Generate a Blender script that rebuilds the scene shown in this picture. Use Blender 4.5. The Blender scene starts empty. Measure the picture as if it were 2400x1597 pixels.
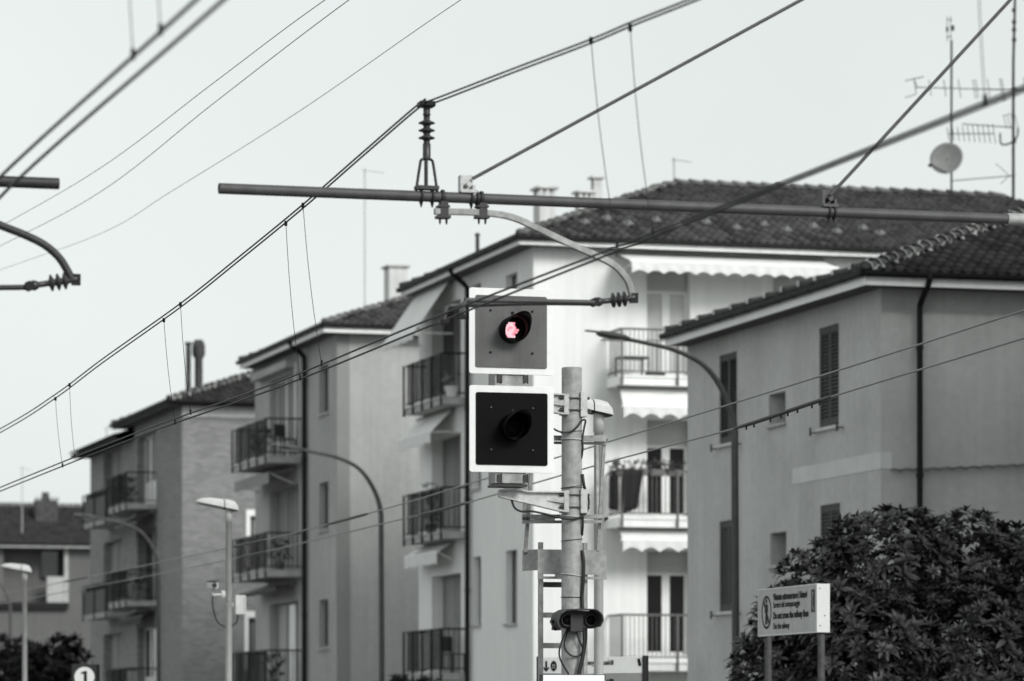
import bpy, bmesh, math, random
from mathutils import Vector, Matrix

random.seed(11)
# ---------------------------------------------------------------- camera, sky, sun
FPX, CX, HY, HC = 9000.0, 1200.0, 1710.0, 2.2      # focal length in photo pixels, principal column, horizon row, eye height
KT = 0.283                                          # tangent of the railway's heading
ANG = math.atan(KT); CA, SA = math.cos(ANG), math.sin(ANG)
scn = bpy.context.scene
COL = scn.collection
cam_d = bpy.data.cameras.new('camera'); cam = bpy.data.objects.new('camera', cam_d); COL.objects.link(cam)
cam.location = (0, 0, HC); cam.rotation_euler = (math.radians(90), 0, 0)
cam_d.sensor_width = 36; cam_d.lens = 36 * FPX / 2400
cam_d.shift_y = (HY - 798.5) / 2400
cam_d.clip_start = 0.5; cam_d.clip_end = 3000
cam_d.dof.use_dof = True; cam_d.dof.focus_distance = 32.5; cam_d.dof.aperture_fstop = 2.8
scn.camera = cam

SUN_AZ = Vector((0.64, -0.77)).normalized(); SUN_EL = math.radians(32)
world = bpy.data.worlds.new('World'); scn.world = world; world.use_nodes = True
nt = world.node_tree; nt.nodes.clear()
sky = nt.nodes.new('ShaderNodeTexSky'); sky.sky_type = 'NISHITA'; sky.sun_disc = False
sky.sun_elevation = SUN_EL; sky.sun_rotation = math.atan2(SUN_AZ.x, SUN_AZ.y)
sky.dust_density = 3.0; sky.air_density = 1.0; sky.ozone_density = 1.0
bw = nt.nodes.new('ShaderNodeRGBToBW'); nt.links.new(sky.outputs[0], bw.inputs[0])
sc_ = nt.nodes.new('ShaderNodeVectorMath'); sc_.operation = 'SCALE'
sc_.inputs[0].default_value = (0.94, 1.0, 0.985)
veil = nt.nodes.new('ShaderNodeMix'); veil.data_type = 'FLOAT'; veil.inputs[0].default_value = 0.72   # even cloud veil over the clear sky
nt.links.new(bw.outputs[0], veil.inputs[2]); veil.inputs[3].default_value = 3.65
wtc = nt.nodes.new('ShaderNodeTexCoord'); cl = nt.nodes.new('ShaderNodeTexNoise'); cl.inputs['Scale'].default_value = 4.0; cl.inputs['Detail'].default_value = 5.0
nt.links.new(wtc.outputs['Generated'], cl.inputs['Vector'])
clr = nt.nodes.new('ShaderNodeMapRange'); clr.inputs[1].default_value = .3; clr.inputs[2].default_value = .7; clr.inputs[3].default_value = .95; clr.inputs[4].default_value = 1.04
nt.links.new(cl.outputs['Fac'], clr.inputs[0])
clm = nt.nodes.new('ShaderNodeMath'); clm.operation = 'MULTIPLY'; nt.links.new(veil.outputs[0], clm.inputs[0]); nt.links.new(clr.outputs[0], clm.inputs[1])
nt.links.new(clm.outputs[0], sc_.inputs[3])
bg = nt.nodes.new('ShaderNodeBackground'); bg.inputs[1].default_value = 0.12
wo = nt.nodes.new('ShaderNodeOutputWorld')
nt.links.new(sc_.outputs[0], bg.inputs[0]); nt.links.new(bg.outputs[0], wo.inputs[0])

sun_d = bpy.data.lights.new('sun', 'SUN'); sun_d.energy = 1.1; sun_d.angle = math.radians(20)
sun_d.color = (1.0, 0.985, 0.965)
sun = bpy.data.objects.new('sun', sun_d); COL.objects.link(sun)
sdir = Vector((SUN_AZ.x * math.cos(SUN_EL), SUN_AZ.y * math.cos(SUN_EL), math.sin(SUN_EL)))
sun.rotation_euler = sdir.to_track_quat('Z', 'Y').to_euler()
sun.location = (30, -30, 60)
scn.view_settings.view_transform = 'Standard'; scn.view_settings.look = 'None'
scn.view_settings.exposure = 1.0; scn.view_settings.gamma = 1.0

# ---------------------------------------------------------------- materials
MATS = {}
def mat(name, c, rough=0.75, metal=0.0, var=0.12, scale=2.0, bump=0.0, bscale=40.0, streak=0.0, rand=0.0, spec=0.4, coat=0.0):
    if name in MATS: return MATS[name]
    m = bpy.data.materials.new(name); m.use_nodes = True; t = m.node_tree; N = t.nodes; L = t.links
    b = N['Principled BSDF']; b.inputs['Roughness'].default_value = rough; b.inputs['Metallic'].default_value = metal
    b.inputs['Specular IOR Level'].default_value = spec; b.inputs['Coat Weight'].default_value = coat
    if not isinstance(c, tuple): c = (c, c, c * 0.985)
    tc = N.new('ShaderNodeTexCoord')
    def nz(sc, vec, detail=5):
        n = N.new('ShaderNodeTexNoise'); n.inputs['Scale'].default_value = sc; n.inputs['Detail'].default_value = detail
        L.new(vec, n.inputs['Vector']); return n.outputs['Fac']
    def rng(o, v):
        r = N.new('ShaderNodeMapRange'); r.inputs[1].default_value = 0.3; r.inputs[2].default_value = 0.7
        r.inputs[3].default_value = 1 - v; r.inputs[4].default_value = 1 + v; L.new(o, r.inputs[0]); return r.outputs[0]
    def mul(a, bb):
        x = N.new('ShaderNodeMath'); x.operation = 'MULTIPLY'; L.new(a, x.inputs[0]); L.new(bb, x.inputs[1]); return x.outputs[0]
    f = rng(nz(scale, tc.outputs['Object']), var)
    f = mul(f, rng(nz(scale * 9.7, tc.outputs['Object']), var * 0.5))
    if streak:
        mp = N.new('ShaderNodeMapping'); mp.inputs['Scale'].default_value = (7, 7, 0.22); L.new(tc.outputs['Object'], mp.inputs['Vector'])
        f = mul(f, rng(nz(1.0, mp.outputs[0], 4), streak))
    if rand:
        oi = N.new('ShaderNodeObjectInfo'); r = N.new('ShaderNodeMapRange'); r.inputs[3].default_value = 1 - rand; r.inputs[4].default_value = 1 + rand
        L.new(oi.outputs['Random'], r.inputs[0]); f = mul(f, r.outputs[0])
    s = N.new('ShaderNodeVectorMath'); s.operation = 'SCALE'; s.inputs[0].default_value = c
    L.new(f, s.inputs[3]); L.new(s.outputs[0], b.inputs['Base Color'])
    if bump:
        bp = N.new('ShaderNodeBump'); bp.inputs['Strength'].default_value = bump; bp.inputs['Distance'].default_value = 0.01
        L.new(nz(bscale, tc.outputs['Object'], 6), bp.inputs['Height']); L.new(bp.outputs[0], b.inputs['Normal'])
    MATS[name] = m; return m
def emit_mat(name, c, strength):
    m = bpy.data.materials.new(name); m.use_nodes = True; b = m.node_tree.nodes['Principled BSDF']
    b.inputs['Base Color'].default_value = (*[x * .3 for x in c], 1); b.inputs['Roughness'].default_value = 0.3
    b.inputs['Emission Color'].default_value = (*c, 1); b.inputs['Emission Strength'].default_value = strength
    MATS[name] = m; return m
def brick_mat(name, c1, c2, cm):
    m = bpy.data.materials.new(name); m.use_nodes = True; t = m.node_tree; N = t.nodes; L = t.links; b = N['Principled BSDF']
    b.inputs['Roughness'].default_value = 0.9
    tc = N.new('ShaderNodeTexCoord'); sp = N.new('ShaderNodeSeparateXYZ'); L.new(tc.outputs['Object'], sp.inputs[0])
    ad = N.new('ShaderNodeMath'); ad.operation = 'ADD'; L.new(sp.outputs[0], ad.inputs[0]); L.new(sp.outputs[1], ad.inputs[1])
    cb = N.new('ShaderNodeCombineXYZ'); L.new(ad.outputs[0], cb.inputs[0]); L.new(sp.outputs[2], cb.inputs[1])
    br = N.new('ShaderNodeTexBrick'); L.new(cb.outputs[0], br.inputs['Vector'])
    br.inputs['Color1'].default_value = (c1, c1, c1, 1); br.inputs['Color2'].default_value = (c2, c2, c2, 1); br.inputs['Mortar'].default_value = (cm, cm, cm, 1)
    br.inputs['Scale'].default_value = 1.0; br.inputs['Mortar Size'].default_value = 0.012
    br.inputs['Brick Width'].default_value = 0.25; br.inputs['Row Height'].default_value = 0.07
    nz = N.new('ShaderNodeTexNoise'); nz.inputs['Scale'].default_value = 1.3; nz.inputs['Detail'].default_value = 6; L.new(tc.outputs['Object'], nz.inputs['Vector'])
    r = N.new('ShaderNodeMapRange'); r.inputs[1].default_value = .3; r.inputs[2].default_value = .7; r.inputs[3].default_value = .95; r.inputs[4].default_value = 1.05; L.new(nz.outputs['Fac'], r.inputs[0])
    s = N.new('ShaderNodeVectorMath'); s.operation = 'SCALE'; L.new(br.outputs['Color'], s.inputs[0]); L.new(r.outputs[0], s.inputs[3]); L.new(s.outputs[0], b.inputs['Base Color'])
    bp = N.new('ShaderNodeBump'); bp.inputs['Strength'].default_value = .6; bp.inputs['Distance'].default_value = .01; bp.invert = True
    L.new(br.outputs['Fac'], bp.inputs['Height']); L.new(bp.outputs[0], b.inputs['Normal'])
    MATS[name] = m; return m

M = MATS
mat('plaster_grey', 0.49, 0.9, var=.11, scale=.7, streak=.045, bump=.3, bscale=60, spec=.1)
mat('plaster_patch', 0.6, 0.9, var=.08, scale=1.5)
mat('plaster_white', 0.8, 0.85, var=.03, scale=.5, streak=.06, spec=.1)
mat('plaster_pale', 0.4, 0.9, var=.11, scale=.5, streak=.06, spec=.1)
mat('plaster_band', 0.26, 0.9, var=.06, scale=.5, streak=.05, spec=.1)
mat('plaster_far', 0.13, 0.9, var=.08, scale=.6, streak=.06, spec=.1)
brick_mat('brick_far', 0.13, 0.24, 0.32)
mat('trim_white', 0.88, 0.6, var=.04, scale=3, streak=.05)
mat('concrete', 0.42, 0.85, var=.12, scale=3, streak=.1)
mat('soffit', 0.12, 0.9, var=.08, spec=.1)  # shade under the eaves is deepened by this dark base colour
mat('gutter_dark', 0.008, 0.5, var=.15, scale=4, spec=.2)
mat('pipe_dark', 0.008, 0.45, var=.15, scale=3, spec=.2)
mat('tile', 0.05, 0.9, var=.35, scale=6, rand=.5, bump=.3, bscale=30, spec=.1)
mat('tile_mass', 0.05, 0.9, var=.55, scale=3.1, bump=.3, bscale=30, spec=.1)
mat('tile_dark', 0.03, 0.9, var=.35, scale=6, rand=.45, spec=.1)
mat('tile_mass_dark', 0.034, 0.9, var=.5, scale=3.1, spec=.1)
mat('cap_tile', 0.12, 0.9, var=.35, scale=7, rand=.35, spec=.1)
mat('cap_tile_dark', 0.08, 0.9, var=.35, scale=7, rand=.35, spec=.1)
mat('guard_tile', 0.2, 0.85, var=.15, scale=4)
mat('shutter', 0.06, 0.6, var=.1, scale=5, rand=.06, spec=.2)
mat('shutter_dark', 0.02, 0.6, var=.1, scale=5, rand=.1, spec=.2)
mat('roller', 0.5, 0.6, var=.05, scale=4, rand=.04)
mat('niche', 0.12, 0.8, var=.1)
mat('frame_white', 0.75, 0.5, var=.04)
mat('frame_grey', 0.26, 0.6, var=.08)
mat('curtain', 0.24, 0.9, var=.12, scale=4)
mat('glass_dark', 0.012, 0.08, var=.1, spec=.5)
mat('glass_pale', 0.5, 0.15, var=.05, spec=.5)
mat('rail_dark', 0.012, 0.5, var=.15, scale=5, spec=.2)
mat('rail_grey', 0.12, 0.5, var=.15, scale=5)
mat('rail_white', 0.62, 0.5, var=.06, scale=5)
mat('awning_cloth', 0.75, 0.9, var=.06, scale=3)
mat('awning_grey', 0.30, 0.9, var=.08, scale=3)
mat('awning_dark', 0.07, 0.9, var=.08, scale=3)
mat('galvanised', 0.3, 0.62, metal=.12, var=.22, scale=22, streak=.24, bump=.15, bscale=120)
mat('galvanised_pale', 0.46, 0.5, metal=.1, var=.16, scale=26, streak=.12, bump=.15, bscale=120)
mat('weathered_steel', 0.075, 0.6, metal=.3, var=.18, scale=9, bump=.1, bscale=90)
mat('dark_steel', 0.035, 0.55, metal=.3, var=.2, scale=12)
mat('black_steel', 0.01, 0.5, metal=.2, var=.2, scale=12, spec=.2)
mat('ceramic_dark', 0.03, 0.35, var=.15, scale=12)
mat('wire_dark', 0.02, 0.5, metal=.4, var=.1, spec=.2)
mat('wire_grey', 0.2, 0.45, metal=.5, var=.1)
mat('wire_thin', 0.3, 0.5, metal=.3, var=.1)
mat('rubber', 0.012, 0.5, var=.1)
mat('board_sheen', 0.115, 0.55, var=.12, scale=5, streak=.2, spec=.2)  # black board; its sky sheen is put into this lighter base colour
mat('board_black', 0.003, 0.6, var=.12, scale=5, streak=.12, spec=.08)
mat('board_white', 0.76, 0.55, var=.05, scale=4, streak=.07)
mat('hood_black', 0.002, 0.35, var=.1, spec=.1)
mat('lamp_white', 0.52, 0.5, var=.08, scale=9, streak=.06)
mat('lamp_glass', 0.25, 0.3, var=.05)
mat('street_steel', 0.08, 0.5, metal=.4, var=.12, scale=5, streak=.08)
mat('sign_face', 0.38, 0.5, var=.06, scale=5, streak=.08)
mat('sign_edge', 0.6, 0.5, var=.05)
mat('sign_ink', 0.008, 0.6, var=.05, spec=.2)
mat('sign_dark', 0.02, 0.5, var=.1)
mat('sign_white', 0.7, 0.5, var=.05)
mat('rust_post', 0.07, 0.75, metal=.2, var=.3, scale=18, bump=.2)
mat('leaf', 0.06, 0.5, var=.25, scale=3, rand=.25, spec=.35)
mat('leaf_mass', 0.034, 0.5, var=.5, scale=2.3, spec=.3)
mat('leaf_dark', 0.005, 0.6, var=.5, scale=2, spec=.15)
mat('leaf_pot', 0.06, 0.6, var=.5, scale=9)
mat('bark', 0.05, 0.9, var=.3, scale=12)
mat('asphalt', 0.05, 0.9, var=.15, scale=2, bump=.3)
mat('earth', 0.09, 0.95, var=.2, scale=.6, bump=.3, bscale=12)
mat('paving', 0.3, 0.9, var=.12, scale=1.5)
mat('dish', 0.2, 0.5, var=.12, scale=6)
mat('antenna', 0.025, 0.5, metal=.4, var=.1)
mat('antenna_pale', 0.45, 0.6, metal=.1, var=.1)
mat('chimney_plaster', 0.62, 0.9, var=.1, scale=2, streak=.1)
mat('chimney_brick', 0.06, 0.9, var=.35, scale=4)
mat('dark_cloth', 0.018, 0.9, var=.2, scale=5)
mat('furniture', 0.04, 0.6, var=.1)
mat('terracotta', 0.14, 0.85, var=.1)
emit_mat('led_red', (1.0, 0.62, 0.67), 0.52)
emit_mat('led_glow', (0.90, 0.20, 0.28), 0.4)
emit_mat('led_deep', (1.0, 0.36, 0.43), 0.48)

# ---------------------------------------------------------------- mesh helpers
class MB:
    def __init__(s): s.v = []; s.f = []; s.sm = []
    def add(s, vs, fs, smooth=False):
        o = len(s.v); s.v += [tuple(v) for v in vs]
        for f in fs: s.f.append([i + o for i in f]); s.sm.append(smooth)
    def quad(s, a, b, c, d): s.add([a, b, c, d], [(0, 1, 2, 3)])
    def box(s, x0, x1, y0, y1, z0, z1):
        x0, x1 = min(x0, x1), max(x0, x1); y0, y1 = min(y0, y1), max(y0, y1); z0, z1 = min(z0, z1), max(z0, z1)
        s.add([(x0, y0, z0), (x1, y0, z0), (x1, y1, z0), (x0, y1, z0), (x0, y0, z1), (x1, y0, z1), (x1, y1, z1), (x0, y1, z1)],
              [(3, 2, 1, 0), (4, 5, 6, 7), (0, 1, 5, 4), (1, 2, 6, 5), (2, 3, 7, 6), (3, 0, 4, 7)])
    def beam(s, p, q, w, h, up=(0, 0, 1)):
        p, q = Vector(p), Vector(q); d = (q - p).normalized(); u = Vector(up)
        if abs(d.dot(u)) > .98: u = Vector((0, 1, 0))
        r = d.cross(u).normalized(); u = r.cross(d)
        vs = []
        for c in (p, q):
            for a, b in ((-1, -1), (1, -1), (1, 1), (-1, 1)): vs.append(c + r * (a * w / 2) + u * (b * h / 2))
        s.add(vs, [(0, 3, 2, 1), (4, 5, 6, 7), (0, 1, 5, 4), (1, 2, 6, 5), (2, 3, 7, 6), (3, 0, 4, 7)])
    def tube(s, pts, r, n=10, cap=True):
        pts = [Vector(p) for p in pts]; m = len(pts); rs = r if isinstance(r, (list, tuple)) else [r] * m
        d0 = (pts[1] - pts[0]).normalized(); u = Vector((0, 0, 1)) if abs(d0.z) < .9 else Vector((0, 1, 0))
        vs = []
        for i, p in enumerate(pts):
            d = (pts[min(i + 1, m - 1)] - pts[max(i - 1, 0)]).normalized()
            rt = d.cross(u)
            if rt.length < 1e-6: rt = d.orthogonal()
            rt.normalize(); u = rt.cross(d).normalized()
            for k in range(n):
                a = 2 * math.pi * k / n; vs.append(p + rt * (math.cos(a) * rs[i]) + u * (math.sin(a) * rs[i]))
        fs = [(i * n + k, i * n + (k + 1) % n, (i + 1) * n + (k + 1) % n, (i + 1) * n + k) for i in range(m - 1) for k in range(n)]
        s.add(vs, fs, True)
        if cap:
            s.add(vs[:n], [tuple(range(n - 1, -1, -1))]); s.add(vs[-n:], [tuple(range(n))])
    def lathe(s, prof, o, ax, n=20):
        o = Vector(o); ax = Vector(ax).normalized(); e = ax.orthogonal().normalized(); g = ax.cross(e)
        vs = []
        for h, r in prof:
            for k in range(n):
                a = 2 * math.pi * k / n; vs.append(o + ax * h + e * (math.cos(a) * r) + g * (math.sin(a) * r))
        m = len(prof)
        s.add(vs, [(i * n + k, i * n + (k + 1) % n, (i + 1) * n + (k + 1) % n, (i + 1) * n + k) for i in range(m - 1) for k in range(n)], True)
        s.add(vs[:n], [tuple(range(n - 1, -1, -1))]); s.add(vs[-n:], [tuple(range(n))])
    def prism(s, poly, vec):
        n = len(poly); vec = Vector(vec); a = [Vector(p) for p in poly]; b = [p + vec for p in a]
        s.add(a + b, [tuple(range(n - 1, -1, -1)), tuple(range(n, 2 * n))] + [(i, (i + 1) % n, n + (i + 1) % n, n + i) for i in range(n)])
    def mesh(s, name, mt):
        me = bpy.data.meshes.new(name); me.from_pydata(s.v, [], s.f); me.materials.append(M[mt])
        me.polygons.foreach_set('use_smooth', s.sm); me.update()
        return me
    def build(s, name, mt, parent=None, bevel=0, recalc=True):
        me = s.mesh(name, mt)
        if recalc:
            b = bmesh.new(); b.from_mesh(me); bmesh.ops.recalc_face_normals(b, faces=b.faces[:]); b.to_mesh(me); b.free()
        o = obj(name, me, parent)
        if bevel:
            md = o.modifiers.new('bevel', 'BEVEL'); md.width = bevel; md.segments = 2; md.limit_method = 'ANGLE'; md.angle_limit = .6
        return o
def obj(name, data, parent=None):
    o = bpy.data.objects.new(name, data); COL.objects.link(o)
    if parent is not None: o.parent = parent
    return o
def tag(o, label=None, cat=None, group=None, kind=None):
    for k, v in (('label', label), ('category', cat), ('group', group), ('kind', kind)):
        if v: o[k] = v
    return o
def thing(name, label, cat, loc=(0, 0, 0), rot=0.0, group=None):
    o = obj(name, None); o.location = loc; o.rotation_euler = (0, 0, rot); o.empty_display_size = .3
    return tag(o, label, cat, group)
def smooth(pts, k=6):
    pts = [Vector(p) for p in pts]; out = []
    P = [pts[0] * 2 - pts[1]] + pts + [pts[-1] * 2 - pts[-2]]
    for i in range(1, len(P) - 2):
        a, b, c, d = P[i - 1:i + 3]
        for j in range(k):
            t = j / k; out.append(.5 * ((2 * b) + (c - a) * t + (2 * a - 5 * b + 4 * c - d) * t * t + (3 * b - a - 3 * c + d) * t ** 3))
    out.append(pts[-1]); return out
def cut(p): return (p - CX) / FPX
def world_pt(px, py, Y): return Vector((cut(px) * Y, Y, HC + (HY - py) / FPX * Y))
def track_Y(px, X0): return FPX * X0 / (px - CX + FPX * KT)          # depth of a point on a line parallel to the track
def track_pt(px, py, X0): return world_pt(px, py, track_Y(px, X0))
class Frame:
    """Local frame turned to the railway: x across the track, y along it, away from the viewer."""
    def __init__(s, ox, oy): s.ox, s.oy = ox, oy
    def Y(s, x, y): return s.oy + SA * x + CA * y
    def y_at(s, px, x=0): q = cut(px); return (s.ox + CA * x - q * (s.oy + SA * x)) / (SA + CA * q)
    def x_at(s, px, y=0): q = cut(px); return (q * (s.oy + CA * y) + SA * y - s.ox) / (CA - SA * q)
    def z_at(s, py, x, y): return HC + (HY - py) / FPX * s.Y(x, y)
    def p(s, px, py, y=0): x = s.x_at(px, y); return Vector((x, y, s.z_at(py, x, y)))
def text_mesh(body, size, mt, width=1.0, bold=0.0, align='LEFT'):
    cu = bpy.data.curves.new('lettering', 'FONT'); cu.body = body; cu.size = size; cu.align_x = align; cu.offset = bold; cu.extrude = .0015; cu.resolution_u = 3
    o = bpy.data.objects.new('lettering', cu); COL.objects.link(o); dg = bpy.context.evaluated_depsgraph_get()
    me = bpy.data.meshes.new_from_object(o.evaluated_get(dg)); bpy.data.objects.remove(o)
    for v in me.vertices: v.co.x *= width
    me.materials.clear(); me.materials.append(M[mt]); return me
# ---------------------------------------------------------------- the setting
g = MB(); g.quad((-900, -200, 0), (900, -200, 0), (900, 2200, 0), (-900, 2200, 0)); tag(g.build('ground', 'earth'), kind='structure')
def strip(name, X0a, X0b, Ya, Yb, z0, z1, mt):
    m = MB(); pts = [(X0a - KT * Ya, Ya), (X0b - KT * Ya, Ya), (X0b - KT * Yb, Yb), (X0a - KT * Yb, Yb)]
    m.prism([(x, y, z0) for x, y in pts], (0, 0, z1 - z0)); return tag(m.build(name, mt), kind='structure')
strip('platform', -3.6, 0.9, -12, 160, -.1, .55, 'paving')
strip('platform', 9.6, 14.4, 27, 170, -.1, .55, 'paving')
strip('road', 16.6, 21.6, -20, 260, -.1, .012, 'asphalt')
strip('pavement', 21.6, 23.7, -20, 260, -.1, .13, 'paving')
# ---------------------------------------------------------------- buildings
TILE_W, TILE_E, TILE_L = .2, .36, .42
_PROF = [(0, 0), (.14, .03), (.32, .045), (.5, .03), (.64, .004), (1, 0)]
def tile_geo():
    fr = [(p * TILE_W, 0, h + .034) for p, h in _PROF]; bk = [(p * TILE_W, TILE_L, h + .004) for p, h in _PROF]; lo = [(p * TILE_W, 0, h + .012) for p, h in _PROF]
    n = len(_PROF); return fr + bk + lo, [(i, i + 1, n + i + 1, n + i) for i in range(n - 1)] + [(2 * n + i, 2 * n + i + 1, i + 1, i) for i in range(n - 1)]
TV, TF = tile_geo()
def shared(name, mt, vs, fs, sm=False):
    m = MB(); m.add(vs, fs, sm); return m.mesh(name, mt)
TILE_ME = {k: shared('tile', k, TV, TF, True) for k in ('tile', 'tile_dark')}
def cap_geo():
    vs = []; n = 7
    for y, r, z in ((0, .115, .035), (.42, .092, 0)):
        for k in range(n + 1):
            a = math.pi * k / n; vs.append((math.cos(a) * r, y, math.sin(a) * r + z - .02))
    return vs, [(k, k + 1, n + 2 + k, n + 1 + k) for k in range(n)] + [tuple(range(n, -1, -1))]
mat('mortar', 0.3, 0.9, var=.35, scale=9, rand=.3, spec=.1)
def cap_mesh(k):
    me = shared('ridge_cap', k, *cap_geo(), True); m = MB(); v, f = cap_geo(); m.add(v, f, True); n = 7; vs = []
    for y, r, z in ((-.012, .121, .036), (.045, .119, .034)):
        for q in range(n + 1): a = math.pi * q / n; vs.append((math.cos(a) * r, y, math.sin(a) * r + z - .02))
    if k == 'cap_tile': return me
    nf = len(m.f); m.add(vs, [(q, q + 1, n + 2 + q, n + 1 + q) for q in range(n)], True)
    for sx in (-1, 1): m.add([(sx * .09, 0, .03), (sx * .15, 0, -.05), (sx * .15, .36, -.05), (sx * .09, .36, .03)], [(0, 1, 2, 3)])
    me = m.mesh('ridge_cap', k); me.materials.append(M['mortar'])
    for i in range(nf, len(me.polygons)): me.polygons[i].material_index = 1
    return me
CAP_ME = {k: cap_mesh(k) for k in ('cap_tile', 'cap_tile_dark')}

class Bld(Frame):
    def __init__(s, name, label, px, X0, cat='building'):
        Y = track_Y(px, X0); Frame.__init__(s, cut(px) * Y, Y)
        s.root = thing(name, label, cat, (s.ox, s.oy, 0), ANG)
    def P(s, face, a, d, z): return (-d, a, z) if face == 'L' else (a, -d, z)
    def fb(s, mb, face, a0, a1, d0, d1, z0, z1):
        p, q = s.P(face, a0, d0, z0), s.P(face, a1, d1, z1); mb.box(p[0], q[0], p[1], q[1], p[2], q[2])
    def a(s, face, px, d=0): return s.y_at(px, -d) if face == 'L' else s.x_at(px, -d)
    def z(s, face, py, a, d=0): p = s.P(face, a, d, 0); return s.z_at(py, p[0], p[1])
    def span(s, face, pxl, pxr, d=0): a, b = s.a(face, pxl, d), s.a(face, pxr, d); return min(a, b), max(a, b)
    def rect(s, face, pxl, pxr, pyt, pyb, d=0):
        a0, a1 = s.span(face, pxl, pxr, d); am = s.a(face, (pxl + pxr) / 2, d); return a0, a1, s.z(face, pyb, am, d), s.z(face, pyt, am, d)
    def wall(s, face, a0, a1, z0, z1, mt, holes=(), rec=.25, off=0.0, name='wall'):
        m = MB(); A = sorted({a0, a1, *[h[0] for h in holes], *[h[1] for h in holes]}); Z = sorted({z0, z1, *[h[2] for h in holes], *[h[3] for h in holes]})
        for i in range(len(A) - 1):
            for j in range(len(Z) - 1):
                am, zm = (A[i] + A[i + 1]) / 2, (Z[j] + Z[j + 1]) / 2
                if any(h[0] < am < h[1] and h[2] < zm < h[3] for h in holes): continue
                m.quad(s.P(face, A[i], off, Z[j]), s.P(face, A[i + 1], off, Z[j]), s.P(face, A[i + 1], off, Z[j + 1]), s.P(face, A[i], off, Z[j + 1]))
        for h in holes:
            r = off - (h[4] if len(h) > 4 else rec); q = lambda a, d, z: s.P(face, a, d, z)
            m.quad(q(h[0], off, h[2]), q(h[0], off, h[3]), q(h[0], r, h[3]), q(h[0], r, h[2])); m.quad(q(h[1], off, h[2]), q(h[1], off, h[3]), q(h[1], r, h[3]), q(h[1], r, h[2]))
            m.quad(q(h[0], off, h[3]), q(h[1], off, h[3]), q(h[1], r, h[3]), q(h[0], r, h[3])); m.quad(q(h[0], off, h[2]), q(h[1], off, h[2]), q(h[1], r, h[2]), q(h[0], r, h[2]))
        return m.build(name, mt, s.root)
    def sill(s, par, face, a0, a1, z0, mt='concrete', out=.06):
        m = MB(); s.fb(m, face, a0 - .05, a1 + .05, -.1, out, z0 - .05, z0 + .003); m.build('sill', mt, par)
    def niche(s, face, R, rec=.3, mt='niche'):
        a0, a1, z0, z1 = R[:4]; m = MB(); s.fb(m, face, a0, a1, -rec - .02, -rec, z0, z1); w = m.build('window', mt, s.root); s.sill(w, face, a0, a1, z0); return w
    def shutter(s, face, R, rec=.035, dark=False, stays=True):
        a0, a1, z0, z1 = R[:4]; m = MB(); f = .05; d0, d1 = -rec - .03, -rec + .015
        am = (a0 + a1) / 2
        for b0, b1 in ((a0, am - .004), (am + .004, a1)):
            s.fb(m, face, b0, b0 + f, d0, d1, z0, z1); s.fb(m, face, b1 - f, b1, d0, d1, z0, z1)
            s.fb(m, face, b0 + f, b1 - f, d0, d1, z0, z0 + .13); s.fb(m, face, b0 + f, b1 - f, d0, d1, z1 - .12, z1)
        s.fb(m, face, a0, a1, d0 - .06, d0 - .05, z0, z1)
        w = m.build('shutter', 'shutter', s.root)
        n = int((z1 - z0 - .25) / .062); sl = MB(); L = (a1 - a0) / 2 - 2 * f - .01
        p = [s.P(face, -L / 2, -.02, .022), s.P(face, L / 2, -.02, .022), s.P(face, L / 2, .018, -.03), s.P(face, -L / 2, .018, -.03)]
        sl.prism(p, s.P(face, 0, .004, .012)); me = sl.mesh('slat', 'shutter_dark' if dark else 'shutter')
        for b in ((a0 + am) / 2, (am + a1) / 2):
            for k in range(n):
                o = obj('slat', me, w); o.location = s.P(face, b, -rec - .005, z0 + .16 + k * (z1 - z0 - .29) / (n - 1))
        s.sill(w, face, a0, a1, z0, 'plaster_patch')
        if stays:
            for b in (a0 - .22, a1 + .12):
                h = MB(); h.beam(s.P(face, b, 0, z0 - .06), s.P(face, b, .12, z0 - .06), .02, .02); h.beam(s.P(face, b, .12, z0 + .03), s.P(face, b, .12, z0 - .12), .025, .035); h.beam(s.P(face, b + .05, .11, z0 - .1), s.P(face, b - .02, .12, z0 - .05), .02, .03)
                h.build('shutter_stay', 'pipe_dark', w)
        return w
    def door(s, face, R, rec=.18, roll=.3, frame='frame_white', glass='glass_dark', leaves=2, bottom=0.0, slat_mt='roller', stile=.09):
        a0, a1, z0, z1 = R[:4]; m = MB(); zr = z1 - roll; d0, d1 = -rec - .05, -rec
        s.fb(m, face, a0, a0 + .07, d0, d1, z0, zr); s.fb(m, face, a1 - .07, a1, d0, d1, z0, zr); s.fb(m, face, a0 + .07, a1 - .07, d0, d1, zr - .06, zr); s.fb(m, face, a0 + .07, a1 - .07, d0, d1, z0, z0 + .08 + bottom)
        for k in range(1, leaves):
            b = a0 + (a1 - a0) * k / leaves; s.fb(m, face, b - stile, b + stile, d0, d1 + .01, z0 + .08 + bottom, zr - .06)
        w = m.build('window', frame, s.root)
        edges = [a0 + .07] + [a0 + (a1 - a0) * k / leaves for k in range(1, leaves)] + [a1 - .07]
        for k in range(leaves):
            q = MB(); s.fb(q, face, edges[k] + (stile if k else 0), edges[k + 1] - (stile if k < leaves - 1 else 0), d0 + .015, d0 + .03, z0 + .08 + bottom, zr - .06); q.build('pane', glass, w)
        if roll > .05:
            n = max(2, int(roll / .055)); q = MB(); s.fb(q, face, -(a1 - a0) / 2 + .02, (a1 - a0) / 2 - .02, -.008, .008, 0, roll / n * .86); me = q.mesh('slat', slat_mt)
            for k in range(n):
                o = obj('slat', me, w); o.location = s.P(face, (a0 + a1) / 2, -rec + .02, zr + .004 + k * roll / n)
            q = MB(); s.fb(q, face, a0, a1, -rec - .03, -rec - .02, zr, z1); q.build('shutter_box', 'soffit', w)
        return w
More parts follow.
